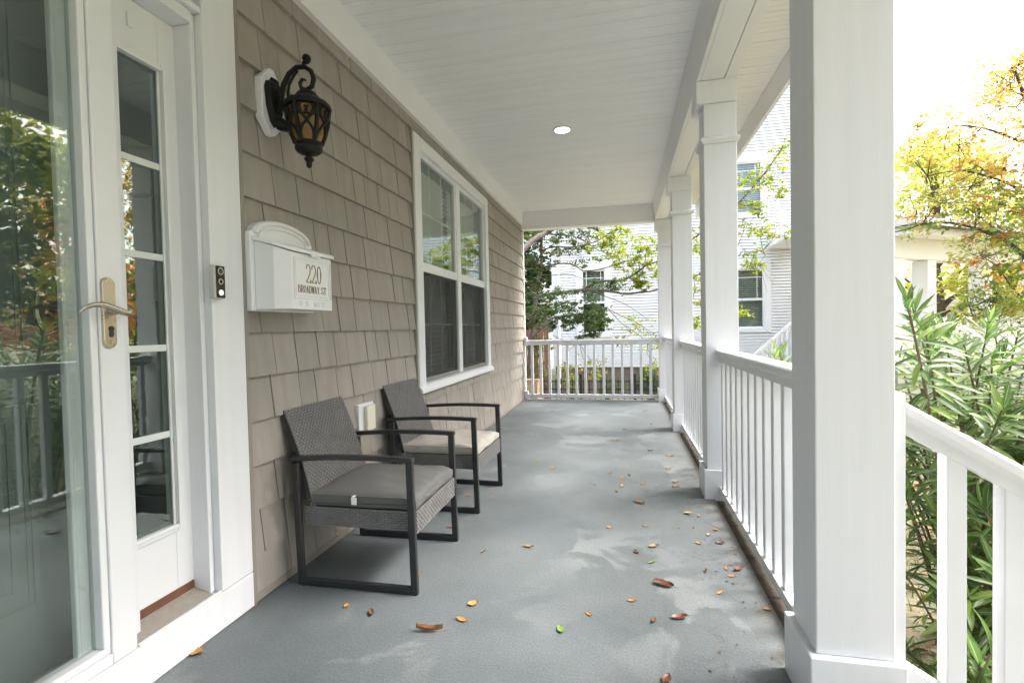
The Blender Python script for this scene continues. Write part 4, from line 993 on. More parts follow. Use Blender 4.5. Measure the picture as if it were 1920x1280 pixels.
for i, (a, b, c, d) in enumerate(WINS):
    t_ = .155
    f = MB()
    f.box(a-t_, a, HY-.055, HY+.03, c-.1, d+t_+.06); f.box(b, b+t_, HY-.055, HY+.03, c-.1, d+t_+.06); f.box(a, b, HY-.054, HY+.03, d, d+t_+.06); f.box(a, b, HY-.054, HY+.03, c-.1, c)
    wo_ = f.build('window', SIDETRIM, nh, .004, seg=1)
    zm = (c+d)/2-.02
    s_ = MB(); s_.box(a, a+.04, HY-.01, HY+.02, c, d); s_.box(b-.04, b, HY-.01, HY+.02, c, d); s_.box(a+.04, b-.04, HY-.012, HY+.02, zm-.03, zm+.03); s_.box(a+.04, b-.04, HY-.01, HY+.02, c, c+.05); s_.box(a+.04, b-.04, HY-.01, HY+.02, d-.04, d)
    s_.build('sash', SIDETRIM, wo_)
    gl_ = MB().box(a+.04, b-.04, HY+.022, HY+.026, c, d).build('pane', GLASS, wo_)
    gb = MB()
    for q in (.2, .8): gb.box(a+(b-a)*q-.008, a+(b-a)*q+.008, HY+.008, HY+.012, zm, d-.04)
    for zz in (d-.22,): gb.box(a+.04, b-.04, HY+.013, HY+.017, zz-.008, zz+.008)
    gb.build('grid_bars', SIDETRIM, wo_)
    bl = MB(); zlo = zm if i == 0 else c
    for z in np.arange(zlo+.03, d-.03, .05): bl.prism([(a+.03, HY+.10, z), (a+.03, HY+.13, z+.036), (a+.03, HY+.132, z+.034), (a+.03, HY+.102, z-.002)], [(b-.03, HY+.10, z), (b-.03, HY+.13, z+.036), (b-.03, HY+.132, z+.034), (b-.03, HY+.102, z-.002)])
    bl.build('blind_slats', BLIND, wo_, kind='stuff')
    MB().box(a-.3, b+.3, HY+.6, HY+.62, c-.3, d+.3).build('dark_room', DARKIN, wo_)
MB().tube([(HX0+.16, HY-.075, 8.4), (HX0+.16, HY-.075, .1), (HX0+.16, HY-.16, -.02), (HX0+.16, HY-.2, -.5)], .045, 8).build('downspout', SIDETRIM, nh, smooth=True)
MB().tube([(3.6, 12.2, 3.06), (3.6, 13.9, 3.06)], .055, 8).build('gutter', SIDETRIM, nh, smooth=True)
# its side porch roof, coming towards us, and the stair down from it
MB().prism([(3.62, 12.25, 3.02), (4.4, 12.25, 3.02), (4.4, 12.25, 3.16), (3.62, 12.25, 3.14)], [(3.62, 13.95, 3.02), (4.4, 13.95, 3.02), (4.4, 13.95, 3.46), (3.62, 13.95, 3.44)]).build('side_porch_roof', SIDETRIM, nh, .01)
box('side_porch_beam', SIDETRIM, nh, 3.85, 4.4, 12.45, 12.65, 2.72, 3.015, .005)
box('side_porch_floor', CONC, nh, 3.75, 4.4, 12.2, 13.95, GZ, .02, .01)
sr2 = thing('neighbour_stair_railing', 'white sloping stair railing in front of the white clapboard house', 'railing', (3.1, 12.25, -.4))
for (dz, hh) in ((0, .07), (-.72, .06)):
    MB().prism([(2.55, 12.2, .09+dz), (2.55, 12.27, .09+dz), (2.55, 12.27, .09+dz+hh), (2.55, 12.2, .09+dz+hh)], [(3.72, 12.2, 1.17+dz), (3.72, 12.27, 1.17+dz), (3.72, 12.27, 1.17+dz+hh), (3.72, 12.2, 1.17+dz+hh)]).build('hand_rail' if dz == 0 else 'bottom_rail', SIDETRIM, sr2)
for i in range(11):
    x = 2.62+.102*i; z = .09+(x-2.55)*.923
    box('baluster', SIDETRIM, sr2, x, x+.035, 12.215, 12.255, z-.70, z, .002)

# ------------------------------------------------------------------ far porch at an angle, behind the autumn tree
fp = thing('far_porch', 'distant white porch with square columns and railing behind the autumn tree', 'porch', (0, 0, 0))
ang = math.atan2(.58, .815)
def fbox(nm, mat, s0, s1, d0, d1, z0, z1): return box(nm, mat, fp, s0, s1, d0, d1, z0, z1, .006)
fbox('eave', SIDETRIM, -.3, 6.5, -.35, 1.6, 2.80, 2.95)
MB().prism([(-.4, -.5, 2.955), (6.7, -.5, 2.955), (6.7, 1.7, 2.955), (-.4, 1.7, 2.955)], [(.6, .6, 3.5), (6.0, .6, 3.5), (6.0, 1.0, 3.5), (.6, 1.0, 3.5)]).build('roof', ROOFM, fp)
fbox('beam', SIDETRIM, -.2, 6.3, 0, .3, 2.38, 2.795)
for s in (-.2, .88, 3.0, 5.2):
    cl_ = fbox('column', SIDETRIM, s, s+.30, 0, .30, .25, 2.375)
fbox('floor', CONC, -.3, 6.4, -.1, 1.6, GZ, .24)
for s0, s1 in ((.12, .86), (1.2, 2.98), (3.32, 5.18)):
    fbox('hand_rail', SIDETRIM, s0, s1, .10, .18, 1.12, 1.19); fbox('bottom_rail', SIDETRIM, s0, s1, .11, .17, .36, .42)
    for i in range(12):
        ss = s0+.07+i*(s1-s0-.14)/11; fbox('baluster', SIDETRIM, ss-.02, ss+.02, .12, .16, .421, 1.119)
fp.location = (5.44, 11.5, 0); fp.rotation_euler = (0, 0, ang)

# ------------------------------------------------------------------ iron fence, board fence, lumber box
IF = thing('iron_fence', 'low black iron picket fence in front of the brick foundation', 'fence', (0, 11.5, GZ))
for z in (-.10, -.28, -.66): box('rail', IRON, IF, -2.6, 3.4, 11.488, 11.512, z, z+.024, .002)
pk = unit_mesh(MB().box(-.009, .009, -.009, .009, 0, .72), 'picket', IRON)
x = -2.55
while x < 3.4:
    inst('picket', pk, IF, (x, 11.5, GZ)); x += .128
pst = unit_mesh(MB().box(-.032, .032, -.032, .032, 0, .84), 'post', IRON, bevel=.004)
for x in (-2.62, -.95, .242, 1.9, 3.42): inst('post', pst, IF, (x, 11.5, GZ))
BF = thing('board_fence', 'tall reddish brown board fence behind the tree trunk', 'fence', (-2.4, 12.6, GZ))
bdm = unit_mesh(MB().box(0, .132, 0, .022, 0, 1.85), 'board', WOODF, bevel=.003, seg=1)
for i in range(11): inst('board', bdm, BF, (-3.35+.139*i, 12.6+random.uniform(-.004, .004), GZ+random.uniform(-.01, .01)))
for z in (-.4, .7): box('cross_rail', WOODF, BF, -3.35, -1.83, 12.625, 12.66, z, z+.09, .003)
LBX = thing('lumber_planter', 'weathered tan lumber planter box standing past the end railing', 'planter', (-1.7, 9.1, GZ))
for k in range(6): box('plank', WOODT, LBX, -2.1, -1.53, 9.0, 9.03, GZ+.155*k, GZ+.155*k+.150, .004)
for k in range(6): box('plank', WOODT, LBX, -1.56, -1.53, 9.032, 9.7, GZ+.155*k, GZ+.155*k+.150, .004)
box('cap_board', WOODT, LBX, -2.12, -1.50, 8.98, 9.08, GZ+.93, GZ+.965, .004)

BACK_LIMBS = [
  (0.045,0.03,[(-2.08,10.6,-0.98),(-2.01,10.6,-0.05),(-1.93,10.6,0.86),(-1.83,10.6,1.54),(-1.77,10.6,1.9),(-1.74,10.6,2.17),(-1.67,10.6,2.43),(-1.66,10.6,2.85),(-1.64,10.6,3.19),(-1.6,10.6,3.67),(-1.52,10.6,4.34)]),
  (0.07,0.03,[(-2.24,9.8,2.38),(-1.89,9.96,2.76),(-1.67,10.12,2.97),(-1.43,10.28,3.12),(-1.01,10.44,3.43),(-0.36,10.6,3.75)]),
  (0.02,0.008,[(-1.66,10.6,2.78),(-1.48,10.49,2.81),(-1.26,10.38,2.81),(-1.03,10.27,2.76),(-0.79,10.16,2.77),(-0.58,10.04,2.79),(-0.41,9.93,2.83),(-0.25,9.82,2.91),(-0.02,9.71,3.02),(0.25,9.6,3.22)]),
  (0.018,0.007,[(-1.67,10.6,2.4),(-1.5,10.54,2.45),(-1.33,10.48,2.47),(-1.08,10.43,2.46),(-0.9,10.37,2.38),(-0.8,10.31,2.3),(-0.6,10.25,2.27),(-0.32,10.19,2.31),(-0.09,10.13,2.36),(0.13,10.07,2.41),(0.35,10.02,2.45),(0.53,9.96,2.51),(0.92,9.9,2.69)]),
  (0.034,0.012,[(-1.82,10.4,1.76),(-1.5,10.32,1.84),(-1.28,10.25,1.86),(-1.13,10.17,1.86),(-0.74,10.09,1.89),(-0.58,10.02,1.84),(-0.35,9.94,1.84),(-0.19,9.86,1.81),(-0.02,9.78,1.77),(0.14,9.71,1.75),(0.35,9.63,1.77),(0.59,9.55,1.79),(1.24,9.48,1.99),(1.94,9.4,2.41)]),
  (0.03,0.01,[(-0.96,10.2,1.83),(-0.75,10.12,1.9),(-0.55,10.05,2.0),(-0.32,9.97,2.03),(-0.01,9.89,2.02),(0.12,9.82,2.06),(0.25,9.74,2.13),(0.36,9.66,2.2),(0.44,9.58,2.25),(0.7,9.51,2.34),(1.33,9.43,2.73),(1.93,9.35,3.18),(2.34,9.28,3.63),(2.61,9.2,4.02)]),
  (0.012,0.004,[(-0.8,10.2,1.76),(-0.61,10.1,1.64),(-0.29,10.0,1.49),(-0.01,9.9,1.34),(0.22,9.8,1.23),(0.55,9.7,1.0)]),
  (0.009,0.004,[(-0.29,10.0,1.49),(-0.17,9.93,1.37),(-0.02,9.85,1.2),(0.14,9.77,1.09),(0.45,9.7,0.85)]),
  (0.009,0.004,[(-0.58,10.0,1.84),(-0.33,9.9,1.73),(0.04,9.8,1.57),(0.42,9.7,1.3)]),
  (0.025,0.01,[(-2.03,10.5,0.75),(-1.67,10.43,1.13),(-1.39,10.35,1.27),(-1.14,10.27,1.38),(-0.81,10.2,1.39)]),
  (0.025,0.012,[(-2.13,10.5,1.26),(-1.98,10.5,1.37),(-1.68,10.5,1.51),(-1.44,10.5,1.64)]),
  (0.01,0.005,[(-1.7,10.3,1.18),(-1.54,10.23,1.1),(-1.26,10.17,0.92),(-0.86,10.1,0.86)]),
  (0.012,0.005,[(1.26,9.6,2.0),(1.6,9.5,2.16),(1.98,9.4,2.32),(2.34,9.3,2.38)]),
  (0.01,0.005,[(-1.67,10.4,2.25),(-1.36,10.4,2.23),(-1.08,10.4,2.24),(-0.71,10.4,2.1)]),
  (0.014,0.006,[(-1.46,10.5,3.09),(-0.96,10.38,3.0),(-0.68,10.25,2.84),(-0.42,10.12,2.64),(-0.06,10.0,2.52)]),
]
BACK_CLUMPS = [(-1.83,10.5,3.0,0.24,260,0),(-1.36,10.5,3.03,0.31,260,0),(-0.97,10.5,2.95,0.31,260,0),(-1.25,10.5,2.65,0.29,260,0),(-0.83,10.5,2.63,0.24,260,0),(-1.89,10.5,2.44,0.18,260,0),(-1.9,10.5,1.99,0.22,260,0),(-1.58,10.5,3.09,0.22,260,0),(-0.7,10.5,3.04,0.24,260,0),(-1.84,10.5,1.31,0.24,260,0),(-1.86,10.5,0.75,0.27,260,0),(-1.81,10.5,0.3,0.22,260,0),(-1.44,10.1,1.6,0.26,300,1),(-1.12,10.1,1.51,0.28,300,1),(-0.86,10.1,1.37,0.26,300,1),(-0.62,10.1,1.28,0.24,300,1),(-0.44,10.1,1.19,0.19,300,1),(-0.62,10.1,1.05,0.17,300,1),(-1.6,10.1,1.74,0.24,300,1),(-1.28,10.1,1.3,0.19,300,1),(-0.51,10.1,1.38,0.21,300,1),(0.0,9.6,2.94,0.16,170,2),(-0.2,9.6,2.6,0.24,170,2),(0.14,9.6,2.62,0.26,170,2),(0.47,9.6,2.62,0.2,170,2),(0.02,9.6,2.37,0.22,170,2),(0.33,9.6,2.33,0.24,170,2),(0.57,9.6,2.44,0.18,170,2),(0.3,9.6,2.02,0.1,170,2),(0.37,9.6,1.89,0.08,170,2),(-0.15,9.6,2.8,0.16,170,2),(0.56,9.6,2.17,0.16,170,2),(-0.34,9.6,2.71,0.16,170,2),(-0.53,10.0,1.9,0.19,110,1),(-0.68,10.0,1.78,0.17,110,1),(-0.27,10.0,1.94,0.13,110,1),(-0.07,10.0,1.91,0.13,110,1),(0.24,9.8,1.21,0.12,60,2),(0.43,9.8,1.03,0.17,60,2),(0.53,9.8,0.77,0.15,60,2),(0.58,9.8,0.35,0.15,60,2),(-0.59,9.8,0.45,0.17,60,2),(-1.11,9.8,0.35,0.17,60,2),(-0.49,9.8,0.25,0.1,60,2),(-0.03,9.8,0.86,0.08,60,2),(1.24,9.4,2.82,0.16,130,2),(1.24,9.4,2.45,0.16,130,2),(1.23,9.4,1.98,0.18,130,2),(1.21,9.4,1.6,0.14,130,2),(0.97,9.4,2.46,0.16,130,2),(1.22,9.4,1.18,0.12,130,2),(2.05,9.3,3.52,0.2,75,2),(2.25,9.3,3.6,0.2,75,2),(2.47,9.3,3.75,0.16,75,2),(2.66,9.3,4.09,0.14,75,2),(2.09,9.3,3.25,0.16,75,2),(2.3,9.3,3.05,0.12,75,2),(2.05,9.3,2.75,0.14,75,2),(2.3,9.3,2.74,0.14,75,2),(2.55,9.3,2.7,0.14,75,2),(2.74,9.3,2.62,0.1,75,2),(2.09,9.3,2.32,0.16,75,2),(2.25,9.3,2.11,0.12,75,2),(1.99,9.3,1.3,0.1,75,2),(2.47,9.3,3.49,0.12,75,2),(2.68,9.3,3.38,0.1,75,2)]
AUTUMN_LIMBS = [
  (0.16,0.1,[(6.15,7.72,-2.25),(6.11,7.74,-0.91),(5.99,7.8,0.15),(5.82,7.89,0.96),(5.62,8.0,1.52)]),
  (0.07,0.03,[(5.62,8.0,1.52),(5.44,8.09,1.86),(5.31,8.16,1.99),(5.14,8.23,2.2),(4.99,8.3,2.33),(4.86,8.36,2.42)]),
  (0.03,0.008,[(4.86,8.36,2.42),(4.61,8.46,2.53),(4.33,8.57,2.55),(4.13,8.65,2.49),(3.85,8.75,2.46)]),
  (0.025,0.008,[(4.86,8.36,2.42),(4.87,8.35,2.56),(4.91,8.34,2.65),(4.86,8.36,2.79),(4.82,8.38,3.01)]),
  (0.08,0.02,[(5.82,7.89,0.96),(5.69,7.96,2.34),(5.48,8.07,3.36),(5.3,8.16,4.11),(5.2,8.2,4.57)]),
  (0.04,0.01,[(5.48,8.07,3.36),(5.21,8.2,3.57),(4.92,8.33,3.8),(4.6,8.46,3.92)]),
  (0.03,0.008,[(5.44,8.09,1.86),(5.35,8.13,1.4),(5.21,8.2,1.55),(5.07,8.27,1.86),(4.92,8.33,2.02)]),
  (0.04,0.01,[(5.69,7.96,2.34),(5.44,8.09,2.67),(5.11,8.24,3.02),(4.71,8.42,3.25),(4.38,8.55,3.24)]),
  (0.03,0.01,[(5.62,8.0,1.52),(5.49,8.07,1.25),(5.28,8.17,1.33),(5.07,8.27,1.45),(4.82,8.38,1.28)]),
]
AUTUMN_CLUMPS = [(5.93,8.35,2.65,0.15,3),(5.62,8.14,4.46,0.21,0),(4.76,7.88,2.61,0.24,1),(4.9,7.2,3.47,0.3,0),(5.27,9.34,4.18,0.23,0),(4.57,7.42,1.83,0.24,3),(6.49,8.71,4.25,0.17,0),(6.13,8.84,2.15,0.27,1),(4.92,8.15,1.96,0.21,2),(6.23,8.55,3.93,0.19,0),(5.01,7.63,3.98,0.25,0),(5.36,7.69,2.6,0.27,2),(3.63,7.4,3.4,0.15,0),(5.37,9.52,3.39,0.25,1),(3.95,7.32,2.69,0.24,1),(4.95,8.46,2.71,0.22,1),(5.04,8.14,2.85,0.12,1),(5.67,8.98,4.47,0.19,0),(4.92,8.35,1.36,0.14,3),(5.89,9.22,1.31,0.25,1),(5.59,7.83,1.65,0.22,3),(4.71,8.26,2.57,0.19,3),(5.19,7.61,4.34,0.21,0),(4.64,7.79,2.29,0.15,2),(4.32,7.74,3.56,0.22,0),(6.11,8.2,4.38,0.24,0),(5.38,7.33,0.98,0.23,1),(5.9,8.44,3.03,0.15,1),(4.88,8.02,1.49,0.26,3),(6.3,9.3,2.94,0.24,1),(5.09,7.98,2.7,0.24,1),(6.09,9.26,1.92,0.24,1),(5.36,8.06,3.37,0.25,0),(4.88,8.78,3.7,0.15,0),(5.68,9.15,2.5,0.2,3),(5.65,9.33,2.99,0.16,1),(5.52,8.68,4.51,0.28,0),(6.36,8.7,4.56,0.28,0),(4.8,8.97,3.63,0.2,0),(5.89,8.87,2.4,0.21,1),(5.42,9.41,3.63,0.15,0),(6.27,8.64,0.99,0.21,3),(6.65,9.31,4.48,0.2,0),(6.09,8.55,1.77,0.15,2),(4.99,7.98,1.27,0.14,1),(6.6,9.07,3.15,0.23,1),(5.29,7.65,2.67,0.3,1),(5.7,9.45,1.22,0.18,3),(4.97,8.16,2.29,0.23,3),(5.19,7.79,4.59,0.17,0),(6.22,9.5,2.2,0.14,1),(5.73,9.51,2.69,0.29,3),(4.71,7.85,3.06,0.23,0),(4.51,8.41,2.97,0.27,2),(5.18,7.34,4.45,0.29,0),(5.39,7.66,3.31,0.28,0),(5.97,8.45,2.32,0.14,1),(3.92,7.91,2.64,0.19,1),(4.35,7.84,3.47,0.27,0),(5.49,8.02,3.32,0.3,0),(5.56,7.57,3.81,0.21,0),(5.56,8.62,3.73,0.24,0),(6.23,8.75,4.15,0.13,0),(4.79,7.7,3.08,0.13,0),(5.39,8.98,4.24,0.25,0),(5.06,8.58,3.09,0.23,1),(4.72,7.3,1.35,0.19,3),(6.16,8.67,2.3,0.17,1),(5.39,7.65,4.52,0.26,0),(5.56,8.89,2.24,0.18,3),(5.59,8.4,4.57,0.17,0),(6.99,9.55,1.54,0.19,1),(4.7,7.46,4.07,0.25,0),(5.49,8.16,1.95,0.25,3),(5.62,7.98,4.37,0.13,0),(5.67,9.08,3.87,0.28,0),(3.96,7.63,2.88,0.22,1),(5.73,7.52,3.89,0.21,0),(4.8,7.23,4.28,0.27,0),(6.35,8.75,1.7,0.16,3),(4.52,7.46,2.31,0.26,3),(6.81,9.31,1.68,0.21,3),(6.08,8.99,4.79,0.15,0),(6.33,8.4,2.12,0.14,3),(6.25,8.2,2.02,0.24,3),(6.62,9.24,3.34,0.27,0),(6.01,8.32,3.63,0.15,0),(5.13,8.35,4.42,0.15,0),(5.33,8.4,4.58,0.17,0),(4.39,8.8,3.63,0.17,0),(5.91,8.62,1.85,0.21,3),(5.03,7.24,2.1,0.19,3),(4.88,7.24,1.18,0.27,1),(6.87,9.41,5.27,0.2,0),(5.28,7.64,2.79,0.17,2),(4.97,7.93,2.91,0.14,1),(5.95,9.52,1.75,0.18,2),(4.92,8.39,1.29,0.23,3),(5.34,8.41,1.47,0.13,1),(4.4,8.75,2.58,0.23,3),(6.7,8.98,2.73,0.18,3),(5.85,8.75,4.72,0.19,0),(6.03,8.07,4.53,0.26,0),(4.74,8.0,3.13,0.14,0),(6.82,9.07,4.05,0.23,0),(6.87,9.44,5.1,0.28,0),(5.79,8.7,4.39,0.26,0),(5.95,7.89,3.23,0.22,0),(5.98,8.94,1.29,0.23,3),(4.19,8.02,2.91,0.27,1),(6.46,9.44,2.95,0.21,1),(6.85,9.58,2.56,0.18,1),(5.26,8.74,3.25,0.13,0),(5.04,8.56,3.36,0.22,0),(4.91,8.57,2.1,0.24,1),(5.67,7.48,4.51,0.14,0),(6.33,8.34,4.32,0.28,0),(4.87,7.9,3.93,0.2,0),(4.65,8.19,3.16,0.13,0),(5.9,8.07,1.08,0.19,1),(5.21,7.73,1.17,0.3,1),(6.24,8.53,2.09,0.13,1),(5.4,7.73,3.19,0.18,0),(3.66,7.24,3.37,0.3,0),(4.08,7.92,3.66,0.2,0),(5.52,9.56,1.5,0.18,3),(6.45,9.29,1.48,0.27,1),(4.7,7.57,2.62,0.29,2),(6.32,8.71,4.15,0.25,0),(4.89,7.35,4.31,0.16,0),(4.74,9.37,3.44,0.21,1),(6.51,8.65,2.3,0.21,3),(6.11,8.78,5.01,0.23,0),(5.42,8.01,4.68,0.12,0),(5.79,8.79,2.32,0.22,1),(5.73,8.13,1.07,0.21,1),(6.29,9.42,4.09,0.19,0),(5.96,9.02,1.57,0.23,1),(4.7,7.76,1.38,0.3,3),(5.9,9.32,1.48,0.14,1),(5.61,8.01,2.65,0.25,1),(4.05,7.64,2.52,0.27,1),(5.19,8.15,2.23,0.29,1),(5.08,8.32,4.29,0.19,0),(7.01,9.34,4.02,0.12,0),(6.39,9.22,2.73,0.16,3),(6.25,8.86,3.64,0.27,0),(4.7,7.95,1.16,0.26,1),(4.42,8.94,4.1,0.13,0),(4.59,7.79,2.56,0.14,1),(4.62,7.38,1.7,0.13,3),(4.83,8.69,3.02,0.18,1),(5.52,7.82,2.75,0.22,1),(6.91,9.44,5.37,0.23,0),(6.39,8.37,3.8,0.24,0),(5.81,8.92,2.62,0.2,3),(7.02,9.46,1.16,0.26,1),(6.1,8.25,1.16,0.16,3),(5.37,7.8,2.45,0.19,1),(5.44,8.72,2.97,0.18,1),(4.9,8.0,1.39,0.23,1),(4.61,7.53,2.31,0.15,1),(5.29,7.78,1.07,0.3,3),(6.69,9.16,3.36,0.24,0),(5.8,8.23,2.61,0.25,1),(5.87,7.81,4.53,0.18,0),(6.11,9.46,3.48,0.15,0),(6.32,8.44,1.93,0.16,3),(3.9,7.4,2.76,0.16,1),(5.14,8.29,1.16,0.26,1),(4.51,8.46,3.01,0.3,1),(6.19,9.58,1.26,0.16,3),(6.46,9.2,3.9,0.13,0),(5.18,7.69,1.3,0.21,1),(5.65,7.56,4.1,0.25,0),(5.97,9.55,1.96,0.18,1),(5.0,8.36,0.99,0.24,3),(5.85,8.22,4.14,0.2,0),(5.12,7.28,3.31,0.12,0),(6.7,9.48,1.79,0.22,3),(5.53,9.16,1.09,0.27,1),(6.47,8.73,1.99,0.22,3),(5.67,7.5,3.7,0.13,0),(4.88,8.89,2.88,0.22,3),(4.68,7.81,2.03,0.24,1),(5.2,9.23,2.68,0.27,1),(7.25,9.56,4.45,0.24,0),(7.02,9.56,1.67,0.25,2),(6.36,9.42,4.21,0.17,0)]

# ------------------------------------------------------------------ trees
def limb_mesh(limbs, n=8):
    m_ = MB()
    for ra, rb, P in limbs:
        # smooth the polyline and add slight wander
        P = [Vector(p) for p in P]; Q = []
        for i in range(len(P)-1):
            p0, p1, p2, p3 = P[max(i-1, 0)], P[i], P[i+1], P[min(i+2, len(P)-1)]
            for t in (0, .33, .66):
                Q.append(.5*((2*p1)+(p2-p0)*t+(2*p0-5*p1+4*p2-p3)*t*t+(3*p1-p0-3*p2+p3)*t**3))
        Q.append(P[-1]); K = len(Q)
        m_.tube(Q, [(ra+(rb-ra)*i/(K-1))*random.uniform(.9, 1.1) for i in range(K)], n)
    return m_
def twigs(centres, limbs, rmax):
    """thin twigs from each clump centre back to the nearest limb point"""
    pts = np.array([p for _, _, P in limbs for p in P]); m_ = MB()
    for c in centres:
        c = np.array(c[:3]); q = pts[np.argmin(((pts-c)**2).sum(1))]; mid = (c+q)/2+RNG.normal(size=3)*.06
        m_.tube([q, mid, c], [rmax, rmax*.7, rmax*.35], 5)
        for _ in range(7):
            e = c+RNG.normal(size=3)*np.array([.28, .28, .18]); m_.tube([mid*.3+c*.7, e], [rmax*.4, rmax*.2], 4, caps=False)
    return m_
bt = thing('gnarled_tree', 'spreading tree with bare grey limbs and small leaves past the end railing', 'tree', (-2.0, 10.6, GZ))
limb_mesh(BACK_LIMBS).build('trunk', BARK, bt, smooth=True)
LB2 = [(.13, .09, [(-2.75, 10.3, GZ), (-2.7, 10.2, .4), (-2.55, 10.0, 1.5), (-2.3, 9.85, 2.3)])]
limb_mesh(LB2).build('limb', BARK, bt, smooth=True)
twigs(BACK_CLUMPS, BACK_LIMBS, .007).build('twigs', BARK, bt, kind='stuff')
for kd, mat, nm in ((0, LEAF_DARK, 'dark_foliage'), (1, LEAF_MID, 'green_foliage'), (2, LEAF_LIME, 'lime_foliage')):
    cs = [c for c in BACK_CLUMPS if c[5] == kd]; C_, R_, N_ = [], [], []
    for c in cs:   # break each clump into sprays
        for _ in range(16):
            o_ = RNG.normal(size=3)*c[3]*np.array([.85, .9, .6]); C_.append(np.array(c[:3])+o_); R_.append(c[3]*RNG.uniform(.2, .55)); N_.append(c[4]*RNG.uniform(.05, .19))
    V, F = scatter_leaves(C_, R_, N_, .058, .55)
    fastmesh(nm, V, F, mat, bt)
at = thing('autumn_tree', 'maple-like tree with yellow, orange and green autumn leaves beyond the shrub', 'tree', (8, 8, GZ))
limb_mesh([(ra*.62, rb*.62, P) for ra, rb, P in AUTUMN_LIMBS]).build('trunk', BARKD, at, smooth=True)
twigs(AUTUMN_CLUMPS, AUTUMN_LIMBS, .008).build('twigs', BARKD, at, kind='stuff')
for kd, mat, nm in ((0, LEAF_Y, 'yellow_foliage'), (1, LEAF_YG, 'yellow_green_foliage'), (2, LEAF_O, 'orange_foliage'), (3, LEAF_G, 'green_foliage')):
    cs = [c for c in AUTUMN_CLUMPS if c[4] == kd]; C_, R_, N_ = [], [], []
    for c in cs:
        for _ in range(6):
            o_ = RNG.normal(size=3)*c[3]*np.array([.9, .9, .5]); C_.append(np.array(c[:3])+o_); R_.append(c[3]*RNG.uniform(.3, .8)); N_.append(RNG.uniform(8, 22))
    V, F = scatter_leaves(C_, R_, N_, .066, .6)
    fastmesh(nm, V, F, mat, at)
def bg_tree(name, label, base, h, spread, mat, bark, seed, leaf=.2, clumps=46, per=110, group='trees in the yards beyond'):
    rg = np.random.default_rng(seed); o_ = thing(name, label, 'tree', base, group)
    B = Vector(base); lim = [(.16*h/6, .05, [B, B+Vector((.1, .05, h*.3)), B+Vector((.0, .15, h*.62)), B+Vector((.1, .1, h*.92))])]
    C_, R_, N_ = [], [], []
    for i in range(clumps):
        th = rg.uniform(0, 6.28); f = rg.uniform(.28, 1); rr = spread*math.sin(math.pi*min(.98, f*.82+.12))*rg.uniform(.35, 1)
        c = np.array(B)+np.array([rr*math.cos(th), rr*math.sin(th), h*f]); C_.append(c); R_.append(spread*rg.uniform(.18, .36)); N_.append(per*rg.uniform(.5, 1.4))
        if i % 3 == 0: lim.append((.05, .012, [B+Vector((0, .1, h*f*.6)), (B+Vector((0, .1, h*f*.6))+Vector(c))/2+Vector((0, 0, .15)), Vector(c)]))
    limb_mesh(lim, 6).build('trunk', bark, o_, smooth=True)
    V, F = scatter_leaves(C_, R_, N_, leaf, .7); fastmesh('crown', V, F, mat, o_)
bg_tree('yard_tree', 'dense yellow green tree behind the distant white porch', (9.2, 17.5, GZ), 7, 3.0, LEAF_YG, BARKD, 2, .22, 60, 150)
bg_tree('yard_tree', 'broad fresh green tree farther along the street past the distant porch', (16, 19, GZ), 8, 3.4, LEAF_G, BARKD, 3, .24, 60, 140)
bg_tree('yard_tree', 'orange tinged tree standing to the side of the distant white porch', (14, 12.5, GZ), 6, 2.6, LEAF_O, BARKD, 4, .2, 50, 120)
bg_tree('yard_tree', 'dark green tree at the back beside the white clapboard house', (-4.6, 17, GZ), 8, 2.6, LEAF_DARK, BARK, 5, .2, 60, 150)
bg_tree('yard_tree', 'mid green tree rising behind the brown board fence', (-3.3, 14.6, GZ), 5, 1.5, LEAF_MID, BARK, 6, .16, 40, 130)
bg_tree('yard_tree', 'green tree invented out of view in front of the porch steps', (10.5, 2.2, GZ), 8, 3.2, LEAF_MID, BARKD, 8, .22, 70, 170)  # tree invented outside the view
bg_tree('yard_tree', 'yellowing tree invented out of view across the front yard for the glass reflections', (12.5, 8.8, GZ), 9, 3.2, LEAF_YG, BARKD, 9, .24, 60, 150)  # also invented out of view, for the door glass to mirror
bg_tree('yard_tree', 'large green tree added out of view beside the steps for the glass reflections', (7.4, 5.0, GZ), 7.5, 2.3, LEAF_MID, BARKD, 12, .17, 90, 220)  # added off frame so the storm door reflects green foliage

bg_tree('yard_tree', 'tall unseen leafy tree added on the near side of the steps to block sky light', (5.6, -3.6, GZ), 8.5, 2.9, LEAF_MID, BARKD, 14, .22, 90, 200)  # added behind the camera to cut sky light on the post fronts
bg_tree('yard_tree', 'second unseen leafy tree added beyond the porch corner to block sky light', (4.4, -7.4, GZ), 9, 3.2, LEAF_G, BARKD, 15, .24, 90, 180)  # second added tree, unseen, holding sky light off the same post faces

# ------------------------------------------------------------------ low shrubs by the foundation
def low_shrub(label, base, r, h, mat, seed, n=900, leaf=.06):
    o_ = thing('foundation_shrub', label, 'shrub', base, 'low shrubs in front of the white house'); B = np.array(base); C_, R_, N_ = [], [], []
    rg = np.random.default_rng(seed); m_ = MB()
    for i in range(16):
        c = B+np.array([rg.normal()*r*.55, rg.normal()*r*.5, h*rg.uniform(.25, 1)]); C_.append(c); R_.append(r*.34); N_.append(n/16); m_.tube([B, (B+c)/2+np.array([0, 0, .05]), c], [.012, .008, .004], 5)
    m_.build('stems', STEM, o_); V, F = scatter_leaves(C_, R_, N_, leaf, .8); fastmesh('foliage', V, F, mat, o_)
low_shrub('leafy green shrub beside the thick iron fence post', (.62, 11.9, GZ), .42, .85, LEAF_MID, 1, 1500)
low_shrub('loose yellow green shrub climbing the brick foundation under the window', (-1.25, 12.4, GZ), .3, .8, LEAF_LIME, 2, 500)
